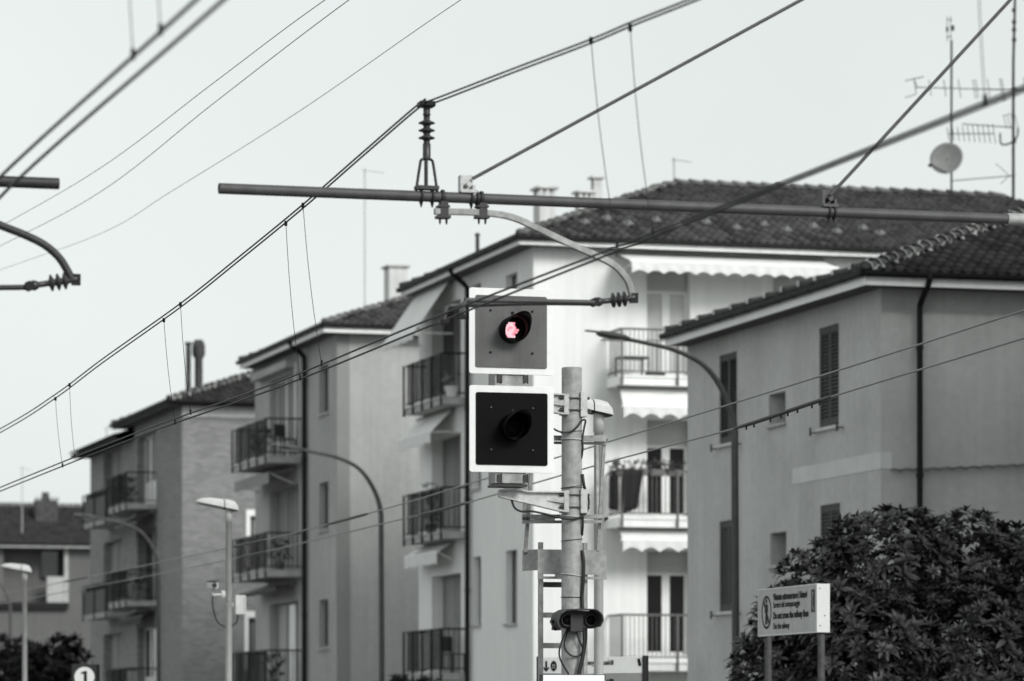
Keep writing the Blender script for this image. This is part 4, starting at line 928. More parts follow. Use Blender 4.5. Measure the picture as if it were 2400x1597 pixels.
# ---------------------------------------------------------------- platform lamps
def loft(m, secs, n=16, smooth_=True):
    vs = [p for s_ in secs for p in s_]; k = len(secs[0])
    m.add(vs, [(i * k + j, i * k + (j + 1) % k, (i + 1) * k + (j + 1) % k, (i + 1) * k + j) for i in range(len(secs) - 1) for j in range(k)], smooth_)
    m.add(secs[0], [tuple(range(k - 1, -1, -1))]); m.add(secs[-1], [tuple(range(k))])
def platform_lamp(px, Y, label, tilt=.19):
    t = thing('platform_lamp', label, 'lamp post', (cut(px) * Y, Y, .55), ANG, 'platform lamps'); zp = HC + 3.04 - .55
    m = MB(); m.lathe([(0, .05), (zp - .1, .046), (zp - .1, .054), (zp + .085, .054)], (0, 0, 0), (0, 0, 1), 20); m.build('post', 'lamp_white', t)
    m = MB(); m.lathe([(0, .15), (.02, .15)], (0, 0, 0), (0, 0, 1), 20); m.build('base_plate', 'lamp_white', t)
    def sec(x, top, w, bot=0):
        zb = zp + .09 - x * tilt + bot; out = []
        for k in range(13):
            a = math.pi * k / 12; out.append((x, math.cos(a) * w, zb + math.sin(a) ** .5 * top))
        return out
    m = MB(); loft(m, [sec(-.48, .008, .05), sec(-.46, .03, .09), sec(-.40, .07, .12), sec(-.27, .105, .14), sec(-.09, .122, .135)], smooth_=False); hd = m.build('head', 'lamp_white', t)
    m = MB(); loft(m, [sec(-.075, .126, .13), sec(.0, .134, .13), sec(.075, .128, .125), sec(.112, .085, .115), sec(.122, .03, .105)], smooth_=False); m.build('gear_cover', 'lamp_white', hd)
    m = MB(); loft(m, [sec(-.088, .115, .12), sec(-.077, .115, .12)]); m.build('joint', 'rubber', hd)
    m = MB(); loft(m, [[(x, s_ * w, zp + .088 - x * tilt - d) for s_, d in ((-1, 0), (1, 0), (1, .012), (-1, .012))] for x, w in ((-.08, .125), (.112, .11))]); m.build('gasket', 'rubber', hd)
    m = MB(); loft(m, [[(x, s_ * w, zp + .088 - x * tilt - d) for s_, d in ((-1, 0), (1, 0), (.7, .02), (-.7, .02))] for x, w in ((-.45, .06), (-.1, .11))]); m.build('lens', 'lamp_glass', hd)
    return t
platform_lamp(1403, 38.0, 'white platform lamp standing directly behind the railway signal pole')
l2 = platform_lamp(536, 54.5, 'white platform lamp post carrying a security camera before the brick wall')
platform_lamp(58, 76, 'white platform lamp in front of the dark garden tree by the far house')
# camera and junction box strapped to the second post
c2 = Frame(cut(536) * 54.5, 54.5)
q = c2.p(500, 1373, -.12); cc = thing('security_camera', 'small white security camera on a bracket of the platform lamp post', 'security camera', (c2.ox, c2.oy, 0), ANG)
m = MB(); m.box(q.x - .055, q.x + .055, q.y - .1, q.y + .2, q.z - .05, q.z + .055); bd = m.build('body', 'lamp_white', cc, bevel=.02)
m = MB(); m.box(q.x - .065, q.x + .065, q.y - .14, q.y + .2, q.z + .057, q.z + .07); m.build('sun_shield', 'dark_steel', bd, bevel=.005)
m = MB(); m.lathe([(0, .038), (.012, .036), (.012, .026), (.004, .02)], (q.x - .005, q.y - .1, q.z), (0, -1, 0), 18); m.build('lens', 'glass_dark', bd)
z = c2.z_at(1395, 0, 0); m = MB(); m.tube(smooth([(q.x, q.y + .04, q.z - .05), (q.x, q.y + .04, z), (q.x + .06, -.06, z), (-.05, 0, z)], 4), .018, 8); m.lathe([(-.05, .06), (.0, .07)], (-.06, 0, z), (1, 0, 0), 14); m.build('arm', 'lamp_white', cc)
m = MB(); m.tube(smooth([(q.x, q.y + .05, z - .02), (q.x + .005, q.y + .05, z - .18), (q.x + .07, -.06, z - .38), (-.06, -.06, z - .46)], 6), .011, 8); m.build('cable', 'rubber', cc)
q0, q1 = c2.p(550, 1441, .0), c2.p(575, 1396, .0); jb = thing('junction_box', 'white junction box strapped beside the security camera', 'box', (c2.ox, c2.oy, 0), ANG)
m = MB(); m.box(q0.x, q1.x, -.06, .06, q0.z, q1.z); m.build('case', 'lamp_white', jb, bevel=.012)
m = MB(); m.box(q1.x - .03, q1.x - .025, -.062, -.058, q0.z + .02, q1.z - .02); m.build('lid_seam', 'dark_steel', jb)
m = MB(); m.tube(smooth([(q0.x + .05, 0, q0.z), (q0.x + .03, 0, q0.z - .1), (.05, -.01, q0.z - .16)], 5), .011, 8); m.build('cable', 'rubber', jb)
m = MB(); m.lathe([(-.02, .058), (.02, .058)], (0, 0, (q0.z + q1.z) / 2), (0, 0, 1), 16); m.box(.04, q0.x + .01, -.02, .02, (q0.z + q1.z) / 2 - .03, (q0.z + q1.z) / 2 + .03); m.build('strap', 'galvanised', jb)

# ---------------------------------------------------------------- street lamps with swan-neck arms
def street_lamp(px, Y, label, sc=1.0):
    t = thing('street_lamp', label, 'street lamp', (cut(px) * Y, Y, .012), ANG, 'swan neck street lamps'); f = Frame(cut(px) * Y, Y)
    H = 6.45 + HC
    P = [(0.03, 0, 0), (.02, 0, 3), (0, 0, H - 1.42)] + smooth([(0, 0, H - 1.42), (-.05, 0, H - 1.16), (-.17, 0, H - .85), (-.38, 0, H - .52), (-.65, 0, H - .28), (-1.1, 0, H - .1), (-1.6, 0, H + .0), (-1.9, 0, H + .05)], 5)[1:]
    rs = [.075, .068, .062] + [max(.034, .06 - .0009 * i) for i in range(len(P) - 3)]
    m = MB(); m.tube(P, rs, 14); m.build('pole', 'street_steel', t)
    m = MB(); loft(m, [[(x, y * w, H + z + zz * h) for y, zz in ((-1, 0), (-.8, .7), (0, 1), (.8, .7), (1, 0), (.7, -.6), (-.7, -.6))] for x, z, w, h in ((-1.86, .045, .05, .05), (-1.95, .06, .11, .07), (-2.2, .10, .13, .075), (-2.36, .125, .12, .06), (-2.42, .13, .07, .03))]); hd = m.build('head', 'street_steel', t)
    m = MB(); m.box(-2.34, -1.98, -.09, .09, H + .02, H + .035); m.build('lens', 'lamp_glass', hd)
    m = MB(); loft(m, [[(x, y, H + z) for y, z in ((-.08, a), (.08, a), (.08, a + .02), (-.08, a + .02))] for x, a in ((-2.3, .14), (-2.62, .165))]); m.build('spigot_plate', 'frame_grey', hd)
street_lamp(1722, 64.6, 'swan neck street lamp standing close to the grey house wall')
street_lamp(893, 90.0, 'swan neck street lamp standing in front of the pale apartment block')
street_lamp(371, 119.0, 'swan neck street lamp standing in front of the brick apartment block')
street_lamp(24, 158.0, 'farthest swan neck street lamp beside the white loggia of the far house')

# ---------------------------------------------------------------- signs
XS = 14.9
Ysr, Ysl = track_Y(1915, XS), track_Y(1778, XS)
so = Frame(cut(1915) * Ysr, Ysr); sgn = thing('warning_sign', 'white Italian warning sign against crossing the rails, on two rusty posts', 'sign', (so.ox, so.oy, 0), ANG)
Ls = so.y_at(1778); zs1 = so.z_at(1371, 0, 0); zs0 = so.z_at(1480, 0, 0)
m = MB(); m.box(0, .03, 0.03, Ls, zs0, zs1); pan = m.build('panel', 'sign_face', sgn)
m = MB(); m.box(-.004, .145, -.006, .03, zs0 - .012, zs1 + .012); m.box(-.006, .05, .03, Ls + .01, zs1, zs1 + .014); m.box(-.006, .05, .03, Ls + .01, zs0 - .014, zs0); m.box(-.006, .05, Ls, Ls + .012, zs0, zs1); fr_ = m.build('frame', 'sign_edge', sgn, bevel=.003)
for zz in (.06, .17, .46):
    m = MB(); m.lathe([(0, .008), (.006, .006)], (.03 if zz != .17 else .085, -.006, zs0 + zz), (0, -1, 0), 8); m.build('rivet', 'dark_steel', fr_)
for yy in (.06, Ls - .12):
    m = MB(); m.lathe([(0, .04), (zs0 + .02, .04)], (.07, yy, 0), (0, 0, 1), 14); m.build('post', 'rust_post', sgn)
# everything printed sits on the side that faces the track (local -x); text runs from far to near
def on_sign(me, y, z, name='lettering'):
    o = obj(name, me, pan); o.matrix_local = Matrix.Translation((-.0035, y, z)) @ Matrix(((0, 0, -1), (-1, 0, 0), (0, 1, 0))).to_4x4()
    return o
hS = zs1 - zs0; ty = Ls * (1 - (540 - 430) / 420.)
for body, fz, sz, bold, wfrac in (('Vietato attraversare i binari', .755, .105, .0035, 242), ('Servirsi del sottopassaggio', .585, .1, 0, 192), ('Do not cross the railway lines', .34, .105, .0035, 252), ('Use the subway', .115, .1, 0, 116)):
    me = text_mesh(body, sz, 'sign_ink', 1.0, bold); w = max(v.co.x for v in me.vertices); k = Ls * wfrac / 420 / w
    for v in me.vertices: v.co.x *= k
    on_sign(me, ty, zs0 + hS * fz)
cy, cz = Ls * (1 - 60 / 420.), zs0 + hS * .5; ro, ri = .185, .158
m = MB(); n = 40
vs = [(-.0035, cy + math.cos(2 * math.pi * k / n) * r * .86, cz + math.sin(2 * math.pi * k / n) * r) for r in (ro, ri) for k in range(n)]
m.add(vs, [(k, (k + 1) % n, n + (k + 1) % n, n + k) for k in range(n)])
m.prism([(-.0035, cy + .115, cz + .13), (-.0035, cy + .09, cz + .15), (-.0035, cy - .115, cz - .13), (-.0035, cy - .09, cz - .15)], (-.001, 0, 0)); m.build('prohibition_ring', 'sign_ink', pan)
m = MB(); m.lathe([(0, .024), (.002, .024)], (-.0035, cy + .005, cz + .125), (-1, 0, 0), 16)
for pl in ([(.045, .09), (-.035, .09), (-.05, .0), (-.035, 0), (-.025, .05), (-.028, -.13), (-.005, -.13), (.003, -.02), (.012, -.135), (.034, -.135), (.03, .05), (.04, -.01), (.055, 0)],): m.prism([(-.0035, cy + a, cz + b) for a, b in pl], (-.002, 0, 0))
m.build('walking_figure', 'sign_ink', pan)
m = MB(); y0 = Ls * (1 - 405 / 420.); m.box(-.004, .001, y0, y0 + .11, zs0 + hS * .42, zs0 + hS * .91); m.build('logo_block', 'dark_steel', pan)
m = MB(); m.prism([(-.006, y0 + .02, zs0 + hS * .48), (-.006, y0 + .09, zs0 + hS * .66), (-.006, y0 + .03, zs0 + hS * .84), (-.006, y0 + .07, zs0 + hS * .86), (-.006, y0 + .09, zs0 + hS * .68), (-.006, y0 + .05, zs0 + hS * .47)], (.002, 0, 0)); m.build('logo_stroke', 'frame_grey', pan)
# direction sign with arrow and subway pictogram
rot = math.radians(-28); YD = 44.0; dw = lambda px: (px - 1390) / FPX * YD / math.cos(rot)
ds = thing('direction_sign', 'pale direction sign with a down arrow and subway symbol behind the signal pole', 'sign', (cut(1390) * YD, YD, 0), rot)
def dz_(py): return HC + (HY - py) / FPX * YD
m = MB(); m.box(dw(1267), dw(1503), 0, .05, dz_(1579), dz_(1540)); p1 = m.build('upper_panel', 'sign_white', ds, bevel=.003)
m = MB(); m.box(dw(1267), dw(1503), 0, .05, dz_(1660), dz_(1580)); p2 = m.build('lower_panel', 'frame_grey', ds, bevel=.003)
for px in (1508, 1262):
    m = MB(); m.box(dw(px) - .02, dw(px) + .02, -.01, .07, .55, dz_(1538)); m.build('post', 'sign_dark', ds, bevel=.004)
m = MB(); x = dw(1281); w = .012; zc = dz_(1561); m.box(x - w, x + w, -.004, 0.001, zc - .03, zc + .06); m.prism([(x - .035, -.004, zc - .005), (x - .035, -.004, zc - .03), (x, -.004, zc - .065), (x + .035, -.004, zc - .03), (x + .035, -.004, zc - .005), (x, -.004, zc - .035)], (0, .004, 0)); m.build('arrow', 'sign_ink', p1)
m = MB(); x = dw(1298.5); n = 28; m.prism([(x + math.cos(2 * math.pi * k / n) * .04, -.004, zc + .002 + math.sin(2 * math.pi * k / n) * .06) for k in range(n)], (0, .004, 0)); m.build('pictogram', 'sign_ink', p1)
m = MB(); m.box(x - .018, x + .018, -.007, -.004, zc + .008, zc + .022); m.box(x - .018, x - .008, -.007, -.004, zc - .03, zc + .008); m.box(x + .008, x + .018, -.007, -.004, zc - .03, zc + .008); m.build('subway_mark', 'frame_grey', p1)
m = MB(); x = dw(1497); m.beam((x - .01, -.003, dz_(1545)), (x + .008, -.003, dz_(1562)), .004, .035); m.build('numeral', 'sign_ink', p1)
for body, pxa, pxb in (('Meng', 1369.5, 1393), ('ualdi', 1412.5, 1437.5)):
    me = text_mesh(body, .08, 'sign_ink', 1, .0015); w = max(v.co.x for v in me.vertices); k = (dw(pxb) - dw(pxa)) / w
    for v in me.vertices: v.co.x *= k
    o = obj('lettering', me, p1); o.matrix_local = Matrix.Translation((dw(pxa), -.003, dz_(1558.5))) @ Matrix.Rotation(math.radians(90), 4, 'X')
me = text_mesh('i/P', .11, 'sign_ink', .8, .004); o = obj('lettering', me, p2); o.matrix_local = Matrix.Translation((dw(1422), -.003, dz_(1608))) @ Matrix.Rotation(math.radians(90), 4, 'X')
# platform number
YN = 60.0; pn = thing('platform_number_sign', 'dark platform sign with the numeral one in a white disc', 'sign', (cut(198) * YN, YN, 0), 0)
s_ = YN / FPX; zt = HC + (HY - 1557) * s_
m = MB(); m.box(-30 * s_, 28 * s_, 0, .06, zt - 80 * s_, zt); bx = m.build('panel', 'sign_dark', pn, bevel=.006)
m = MB(); m.box(28 * s_ + .002, 35 * s_, .005, .055, zt - 80 * s_, zt - .004); m.build('side_frame', 'pipe_dark', pn)
zc = zt - 30 * s_; m = MB(); m.lathe([(0, 23.5 * s_), (.004, 23.5 * s_)], (0, 0, zc), (0, -1, 0), 36); m.build('disc', 'sign_white', bx)
m = MB(); k = s_; m.prism([(x * k, -.007, zc + z * k) for x, z in ((-1, 14), (6, 14), (6, -16), (-1.5, -16), (-1.5, 7), (-8, 7), (-8, 11), (-3, 11.5))], (0, .002, 0)); m.build('numeral', 'sign_ink', bx)
m = MB(); m.lathe([(0, .04), (zt - 80 * s_ - .55, .04)], (0, .03, .55), (0, 0, 1), 12); m.build('post', 'sign_dark', pn)

# ---------------------------------------------------------------- rooftop antennas
def mast_frame(px, Y): return Frame(cut(px) * Y, Y)
def yagi(m, f, y, pa, pb, el, hl, tilt=0, vertical=False, r=.0095):
    a, b = f.p(*pa, y), f.p(*pb, y); m.tube([a, b], r * 1.3, 6)
    for k in range(el):
        c = a.lerp(b, k / (el - 1)); d = Vector((0, .35, 1)) if vertical else Vector((.3, 1, .12)); d = d.normalized() * (hl * (.75 + .5 * k / el)); m.tube([c - d, c + d], r, 5)
YM = 91.0
yr = 5.6
f2 = mast_frame(2230, YM); a2 = thing('television_antenna', 'slim antenna mast carrying the satellite dish on the white block roof', 'antenna', (f2.ox, f2.oy, 0), ANG)
z_r = b2.roof_z(0, 0)
def rz(f): # roof height of the white block under this mast
    dx, dy = f.ox - b2.ox, f.oy - b2.oy; lx, ly = CA * dx + SA * dy, -SA * dx + CA * dy; return b2.roof_z(lx, ly)
z1 = f2.z_at(95, 0, 0); m = MB(); m.tube([(0, 0, rz(f2) - .2), (0, 0, z1)], .028, 8); m.build('mast', 'antenna', a2)
m = MB(); yagi(m, f2, 0, (2145, 205), (2352, 211), 7, .25, vertical=True); m.tube([f2.p(2150, 204, 0), f2.p(2141, 184, 0)], .01, 6); m.tube([f2.p(2121, 190, 0), f2.p(2165, 180, 0)], .012, 6); m.tube([f2.p(2121, 229, 0), f2.p(2146, 222, 0)], .01, 6); m.build('long_boom', 'antenna', a2)
m = MB()
for dx in (-10, -2): m.tube([f2.p(2230 + dx, 38, 0), f2.p(2230 + dx, 98, 0)], .008, 5)
for py in (47, 87): m.tube([f2.p(2219, py, 0), f2.p(2231, py, 0)], .012, 6)
m.lathe([(-.05, .03), (.05, .03)], f2.p(2220, 69, 0), (0, 0, 1), 8); m.lathe([(-.06, .04), (.06, .04)], f2.p(2233, 66, 0), (0, 0, 1), 8); m.build('dipole', 'antenna', a2)
m = MB(); yagi(m, f2, -.1, (2222, 314), (2330, 314), 10, .22, vertical=True); m.build('yagi', 'antenna', a2)
d2 = thing('satellite_dish', 'round grey satellite dish clamped to the slim antenna mast', 'satellite dish', (f2.ox, f2.oy, 0), ANG)
c = f2.p(2218, 371, -.15); ax = Vector((-.55, -.8, .28)).normalized(); R = .40
m = MB(); e = ax.orthogonal().normalized(); g = ax.cross(e); vs = []; n = 32; rings = 7
for j in range(rings + 1):
    rr = R * j / rings
    for k in range(n): a = 2 * math.pi * k / n; vs.append(c + e * (math.cos(a) * rr) + g * (math.sin(a) * rr) + ax * (.09 * (j / rings) ** 2 - .09))
m.add(vs, [(j * n + k, j * n + (k + 1) % n, (j + 1) * n + (k + 1) % n, (j + 1) * n + k) for j in range(rings) for k in range(n)], True)
o = m.build('reflector', 'dish', d2); md = o.modifiers.new('thick', 'SOLIDIFY'); md.thickness = .012
lo = c + Vector((-.02, -.1, -.38)); tip = f2.p(2182, 387, -.55); m = MB(); m.tube([lo, tip], .016, 6); m.lathe([(-.05, .03), (.06, .045)], tip, (tip - c), 10); m.build('feed_arm', 'antenna', d2)
m = MB(); m.tube([c - ax * .08, (0, 0, c.z - .02)], .03, 8); m.build('mount', 'antenna', d2)
f3 = mast_frame(2375, 92.0); a3 = thing('television_antenna', 'tall antenna mast with three yagi arrays standing by the roof hip', 'antenna', (f3.ox, f3.oy, 0), ANG)
m = MB(); m.tube([(0, 0, rz(f3) - .5), (0, 0, f3.z_at(150, 0, 0)), (.06, 0, f3.z_at(-60, 0, 0))], [.04, .036, .03], 8)
for py in (24, 52, 70, 94, 210, 332): m.lathe([(-.04, .055), (.04, .055)], (0.02, 0, f3.z_at(py, 0, 0)), (0, 0, 1), 8)
m.build('mast', 'antenna', a3)
m = MB(); yagi(m, f3, 0, (2290, 209), (2460, 212), 4, .34, vertical=True); m.build('cross_boom', 'antenna', a3)
m = MB(); yagi(m, f3, -.1, (2256, 291), (2372, 299), 11, .2); 
for k in range(4): a = f3.p(2352 + k * 9, 270, -.1); m.tube([a, a + Vector((.13, .1, -.3))], .008, 5)
m.tube([f3.p(2350, 272, -.1), f3.p(2378, 264, -.1)], .008, 5); m.build('yagi', 'antenna', a3)
m = MB(); m.tube(smooth([f3.p(2344, 312, -.1), f3.p(2347, 338, -.1), f3.p(2370, 335, -.1), f3.p(2384, 320, -.1), f3.p(2386, 300, -.1)], 5), .022, 8); m.build('looped_bracket', 'antenna', a3)
m = MB(); yagi(m, f3, -.1, (2232, 424), (2378, 412), 15, .2); m.tube([f3.p(2334, 384, -.1), f3.p(2366, 412, -.1)], .008, 5); m.tube([f3.p(2345, 432, -.1), f3.p(2366, 412, -.1)], .008, 5); m.build('yagi', 'antenna', a3)
for px, Y, top, roofb, lab, armp in ((855, 118, 395, b3, 'faint tall antenna pole rising behind the pale apartment block', 899), (1580, 97, 370, b2, 'faint short antenna behind the white block ridge', 1620), (52, 172, 1092, b5, 'thin antenna on the long dark roof of the far house', 72), (250, 140, 1000, b4, 'thin antenna on the stepped roof of the brick block', 276)):
    f = mast_frame(px, Y); t = thing('television_antenna', lab, 'antenna', (f.ox, f.oy, 0), ANG)
    zb = 10.0 if roofb is not b5 else 11.0
    if roofb is b4: zb = sofb + .1
    m = MB(); m.tube([(0, 0, zb), (0, 0, f.z_at(top, 0, 0))], .022, 6); m.build('mast', 'antenna_pale', t); m = MB(); yagi(m, f, 0, (px - 6, top + 4), (armp, top + 10), 6, .2); m.build('yagi', 'antenna_pale', t)

# ---------------------------------------------------------------- trees and plants
def leaf_geo(L, w, fold=.25, droop=.25):
    P = [(0, .12), (.25, .7), (.55, 1.0), (.8, .7), (1, .02)]; vs = []
    for t, k in P:
        z = .12 * L * math.sin(t * 2.2) - droop * L * t * t
        vs += [(-w * k, t * L, z + fold * w * k), (0, t * L, z), (w * k, t * L, z + fold * w * k)]
    fs = []
    for i in range(len(P) - 1):
        a = 3 * i; fs += [(a, a + 1, a + 4, a + 3), (a + 1, a + 2, a + 5, a + 4)]
    return vs, fs
LV, LF = leaf_geo(.24, .036)
LEAF_ME = shared('leaf', 'leaf', LV, LF, True)
def rosette(rng, c, up, n, scale):
    """Matrices of the leaves of one whorl at c pointing along up."""
    up = up.normalized(); e = up.orthogonal().normalized(); g = up.cross(e); out = []; a0 = rng.random() * 6.28; big = rng.uniform(.6, 1.12)
    for k in range(n):
        a = a0 + 2.4 * k; el = .25 + .95 * (k / n) + rng.uniform(-.15, .15)
        d = (e * math.cos(a) + g * math.sin(a)) * math.cos(el) + up * math.sin(el)
        x = d.cross(up)
        if x.length < .05: x = e
        x.normalize(); z = x.cross(d); s_ = scale * big * rng.uniform(.7, 1.15) * (1.1 - .45 * k / n)
        out.append(Matrix.Translation(c) @ (Matrix((x, d, z)).transposed() @ Matrix.Scale(s_, 3)).to_4x4())
    return out
def whorl_tree(name, label, base, blobs, count, singles, leaf_mt, seed, scale=1.0, per=11, trunk_r=.12):
    rng = random.Random(seed); t = thing(name, label, 'tree', base, 0); ros = []
    for k in range(count):
        c, r = rng.choices(blobs, [b[1].x * b[1].z for b in blobs])[0]
        while 1:
            d = Vector((rng.gauss(0, 1), rng.gauss(0, 1), rng.gauss(0, 1)))
            if d.length > .1: d.normalize(); break
        depth = 1 - abs(rng.gauss(0, .16)); depth *= rng.uniform(.9, 1.03)
        p = c + Vector((d.x * r.x, d.y * r.y, d.z * r.z)) * depth
        up = Vector((d.x, d.y, d.z * .6)) + Vector((rng.uniform(-.35, .35), rng.uniform(-.35, .35), .75)); ros.append((p, up))
    b = Vector(base); mats = []
    for p, up in ros: mats += [(p, mm) for mm in rosette(rng, p, up, per, scale)]
    def px(p): w = p + b; return CX + FPX * w.x / w.y
    near = sorted(range(len(mats)), key=lambda i: (mats[i][0] + b).y + (0 if px(mats[i][0]) < 2400 else 100))
    crown = MB(); single = set(near[:singles])
    for i, (p, mm) in enumerate(mats):
        if i not in single: crown.add([mm @ Vector(v) for v in LV], LF, True)
    cr = tag(crown.build('crown', leaf_mt, t, recalc=False), kind='stuff')
    for i in near[:singles]: o = obj('leaf', LEAF_ME, t); o.matrix_local = mats[i][1]
    m = MB(); top = max(c.z for c, _ in blobs); m.tube(smooth([(0, 0, -.05), (.05, .03, top * .3), (-.04, .05, top * .6)], 5), trunk_r, 10); m.build('trunk', 'bark', t)
    br = MB()
    for k in range(26):
        p = ros[rng.randrange(len(ros))][0]; s0 = Vector((0, 0, top * rng.uniform(.15, .55))); mid = s0.lerp(p, .5) + Vector((0, 0, .15)); br.tube(smooth([s0, mid, p], 4), [trunk_r * .5 * (1 - i / 10) + .008 for i in range(9)], 6, False)
    br.build('branches', 'bark', t); return t
YT = 50.0; kx = YT / FPX
bt = Vector((cut(2130) * YT, YT, 0))
def blob(px, py, rpx, rz=None, dy=0): return (Vector(((px - 2130) * kx, dy, HC + (HY - py) * kx)), Vector((rpx * kx, rpx * kx * .8, (rz or rpx) * kx)))
whorl_tree('broadleaf_tree', 'dense dark broadleaf tree with whorled leaves behind the warning sign', bt,
    [blob(2090, 1330, 170, 145), blob(1955, 1405, 145, 150, -.1), blob(2260, 1330, 170, 140, .2), blob(1872, 1510, 130, 150), blob(2040, 1530, 190, 170, -.4), blob(2260, 1520, 190, 190, -.3), blob(2430, 1400, 170, 180, .1), blob(1800, 1615, 95, 150, .1), blob(2000, 1690, 280, 160, -.2), blob(2350, 1690, 260, 160, -.2)],
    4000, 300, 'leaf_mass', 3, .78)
YT2 = 100.0; kx = YT2 / FPX; bt = Vector((cut(95) * YT2, YT2, 0))
def blob2(px, py, rpx, rz=None, dy=0): return (Vector(((px - 95) * kx, dy, HC + (HY - py) * kx)), Vector((rpx * kx, rpx * kx, (rz or rpx) * kx)))
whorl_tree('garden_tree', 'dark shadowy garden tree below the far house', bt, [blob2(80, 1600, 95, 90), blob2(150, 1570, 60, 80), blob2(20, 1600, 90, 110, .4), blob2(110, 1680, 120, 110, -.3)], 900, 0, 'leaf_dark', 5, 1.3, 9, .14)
YT3 = 84.0; kx = YT3 / FPX; bt = Vector((cut(945) * YT3, YT3, 0))
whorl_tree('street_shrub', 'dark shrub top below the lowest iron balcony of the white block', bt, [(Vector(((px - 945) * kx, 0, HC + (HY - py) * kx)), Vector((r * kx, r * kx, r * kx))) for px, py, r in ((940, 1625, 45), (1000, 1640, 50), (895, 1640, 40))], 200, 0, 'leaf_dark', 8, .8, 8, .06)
# potted plants along the middle front balcony of the white block
x0, x1, zb = fx[1]
for k, px in enumerate((1432, 1462, 1500, 1540, 1580)):
    rng = random.Random(k); lx = b2.x_at(px, -.95); c = Vector((b2.ox + CA * lx + SA * .95, b2.oy + SA * lx - CA * .95, zb + .98))
    if k == 0: c = Vector((b2.ox + CA * (x0 + .1) + SA * .5, b2.oy + SA * (x0 + .1) - CA * .5, zb + .98))
    t = thing('potted_plant', ['trailing plant in a planter on the end of the flowered balcony rail', 'bushy plant in a planter on the flowered balcony rail above the dark cloth', 'broad planter of leaves on the flowered balcony rail', 'rounded planter plant on the flowered balcony rail before the door', 'large leafy planter on the flowered balcony rail by the grey house'][k], 'plant', c, ANG)
    m = MB(); m.box(-.16, .16, -.07, .07, -.06, .08); m.build('planter', 'terracotta', t, bevel=.01)
    cr = MB()
    for j in range(26):
        p = Vector((rng.uniform(-.24, .24), rng.uniform(-.1, .1), .1 + rng.uniform(-.1, .16)))
        for mm in rosette(rng, p, Vector((rng.uniform(-.8, .8), rng.uniform(-1, .3), rng.uniform(-.2, 1))), 6, .42): cr.add([mm @ Vector(v) for v in LV], LF, True)
    tag(cr.build('foliage', 'leaf_pot', t, recalc=False), kind='stuff')
# dark cloth over the same rail
t = thing('hanging_cloth', 'dark cloth draped over the end of the flowered balcony railing', 'cloth', (b2.ox, b2.oy, 0), ANG); m = MB(); n = 14; vs = []
for i in range(n + 1):
    for j in range(9):
        u, v = i / n, j / 8; x = x0 + .02 + .5 * u * (1 - .25 * v * (u > .5)); vs.append((x, -1.0 - .04 - .02 * math.sin(u * 14 + v * 2), zb + 1.04 - .95 * v * (1 - .12 * u)))
m.add(vs, [(i * 9 + j, (i + 1) * 9 + j, (i + 1) * 9 + j + 1, i * 9 + j + 1) for i in range(n) for j in range(8)], True); o = m.build('fabric', 'dark_cloth', t); md = o.modifiers.new('thick', 'SOLIDIFY'); md.thickness = .008
m = MB(); vs = []
for i in range(n + 1):
    for j in range(9):
        u, v = i / n, j / 8; vs.append((x0 - .03 - .02 * math.sin(u * 11 + v), -1.0 + .75 * u, zb + 1.04 - .9 * v * (1 - .1 * u)))
m.add(vs, [(i * 9 + j, (i + 1) * 9 + j, (i + 1) * 9 + j + 1, i * 9 + j + 1) for i in range(n) for j in range(8)], True); o = m.build('fabric', 'dark_cloth', t); md = o.modifiers.new('thick', 'SOLIDIFY'); md.thickness = .008
# things standing on the top front balcony
x0, x1, zb = fx[0]
t = thing('garden_table', 'dark folding table standing on the top front balcony', 'table', (b2.ox, b2.oy, 0), ANG); m = MB(); m.box(x0 + .08, x0 + .72, -.85, -.35, zb + .4, zb + .44); m.build('table_top', 'furniture', t)
for a, b in ((x0 + .1, -.83), (x0 + .7, -.83), (x0 + .1, -.37), (x0 + .7, -.37)): m = MB(); m.beam((a, b, zb), (a, b, zb + .4), .03, .03); m.build('leg', 'furniture', t)
t = thing('drying_rack', 'thin grey drying rack on the top front balcony', 'rack', (b2.ox, b2.oy, 0), ANG)
m = MB(); m.tube([(x0 + .98, -.6, zb), (x0 + .98, -.6, zb + .82)], .015, 6); m.build('post', 'rail_grey', t); m = MB(); m.tube([(x0 + .72, -.6, zb + .82), (x0 + 1.2, -.6, zb + .82)], .015, 6); m.build('crossbar', 'rail_grey', t); m = MB(); m.box(x0 + .75, x0 + 1.1, -.8, -.45, zb, zb + .12); m.build('base', 'furniture', t)
# planter on the top side balcony
zb = dz[0]
t = thing('bicycle_wheel_planter', 'pale potted plant on the top iron balcony of the white block', 'plant', (0, 0, 0), 0); t.name = 'potted_plant'
yy = b2.y_at(1062, -.3); c = Vector((b2.ox - CA * .35 - SA * yy, b2.oy - SA * .35 + CA * yy, zb)); t.location = c
m = MB(); m.lathe([(0, .12), (.25, .17)], (0, 0, 0), (0, 0, 1), 14); m.build('pot', 'chimney_plaster', t); cr = MB(); rng = random.Random(4)
for j in range(22):
    for mm in rosette(rng, Vector((rng.uniform(-.18, .18), rng.uniform(-.18, .18), .35 + rng.uniform(-.1, .3))), Vector((rng.uniform(-1, 1), rng.uniform(-1, 1), 1)), 6, .5): cr.add([mm @ Vector(v) for v in LV], LF, True)
tag(cr.build('foliage', 'plaster_band', t, recalc=False), kind='stuff')

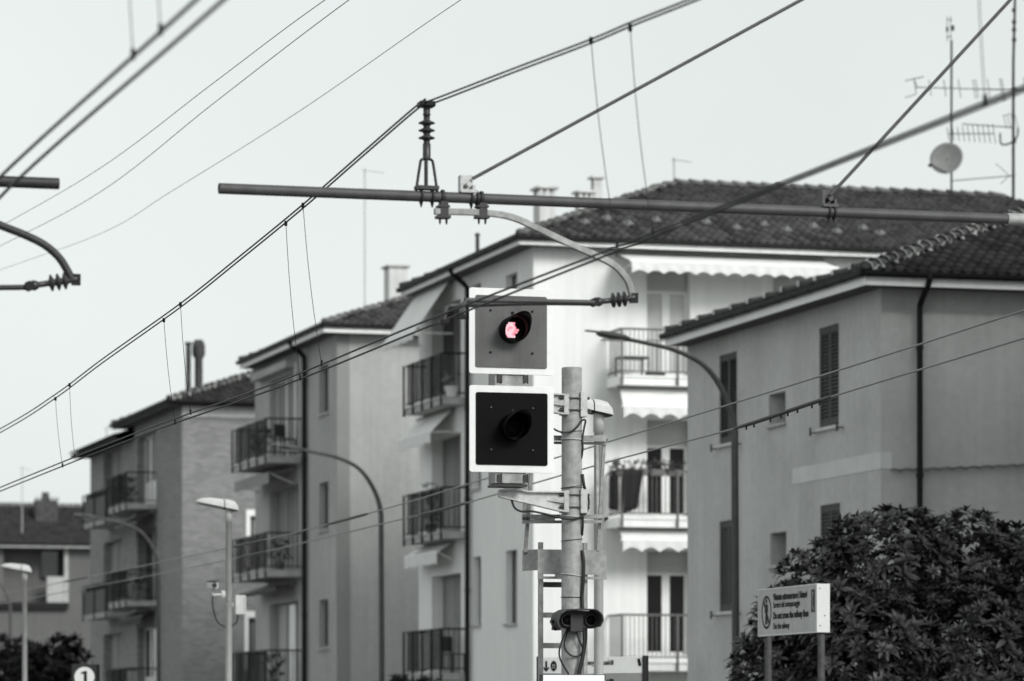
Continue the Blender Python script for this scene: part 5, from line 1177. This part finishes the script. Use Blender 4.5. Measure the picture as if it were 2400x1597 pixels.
# ---------------------------------------------------------------- clutter on the side balconies
def balcony_plant(b, px, d, zb, label, h, seed, mt='leaf_pot', w=.3):
    rng = random.Random(seed); yy = b.y_at(px, -d); t = thing('potted_plant', label, 'plant', (b.ox - CA * d - SA * yy, b.oy - SA * d + CA * yy, zb), ANG)
    m = MB(); m.lathe([(0, .1), (.24, .15), (.26, .15)], (0, 0, 0), (0, 0, 1), 14); m.build('pot', 'terracotta', t)
    m = MB(); m.tube([(0, 0, .2), (.02, 0, h * .7)], .012, 6); m.build('stem', 'bark', t); cr = MB()
    for j in range(30):
        p = Vector((rng.uniform(-w, w), rng.uniform(-w, w), .3 + rng.uniform(0, h - .3)))
        for mm in rosette(rng, p, Vector((rng.uniform(-1, 1), rng.uniform(-1, 1), .7)), 6, .6): cr.add([mm @ Vector(v) for v in LV], LF, True)
    tag(cr.build('foliage', mt, t, recalc=False), kind='stuff')
balcony_plant(b3, 612, .6, dz3[0], 'dark bushy pot plant on the top balcony of the pale block', .95, 21, 'leaf_dark')
balcony_plant(b3, 655, .5, dz3[1], 'dark pot plant by the door on the middle balcony of the pale block', .8, 22, 'leaf_dark')
balcony_plant(b3, 640, .6, dz3[2], 'dark pot plant on the lowest balcony of the pale block', .9, 23, 'leaf_dark')
balcony_plant(b4, 318, .7, zb4[1], 'wide dark pot plant on the middle balcony of the brick block', 1.0, 24, 'leaf_dark', .45)
balcony_plant(b4, 300, .7, zb4[0], 'pot plant on the top balcony of the brick block', 1.0, 25, 'leaf_dark', .35)
balcony_plant(b2, 1010, .35, dz[1], 'slim pot plant on the middle iron balcony of the white block', 1.2, 26, 'leaf_pot', .2)
def balcony_chair(b, px, d, zb, label):
    yy = b.y_at(px, -d); t = thing('chair', label, 'chair', (b.ox - CA * d - SA * yy, b.oy - SA * d + CA * yy, zb), ANG + .6)
    m = MB(); m.box(-.22, .22, -.22, .22, .42, .45); m.build('seat', 'furniture', t, bevel=.01); m = MB(); m.box(-.22, .22, .2, .23, .5, .85); m.build('backrest', 'furniture', t, bevel=.01)
    for x in (-.2, .2):
        for y in (-.2, .2): m = MB(); m.box(x - .018, x + .018, y - .018, y + .018, 0, .42 if y < 0 else .84); m.build('leg', 'furniture', t)
balcony_chair(b3, 668, .55, dz3[0], 'dark plastic chair on the top balcony of the pale block')
balcony_chair(b2, 1060, .3, dz[2], 'dark chair on the lowest iron balcony of the white block')
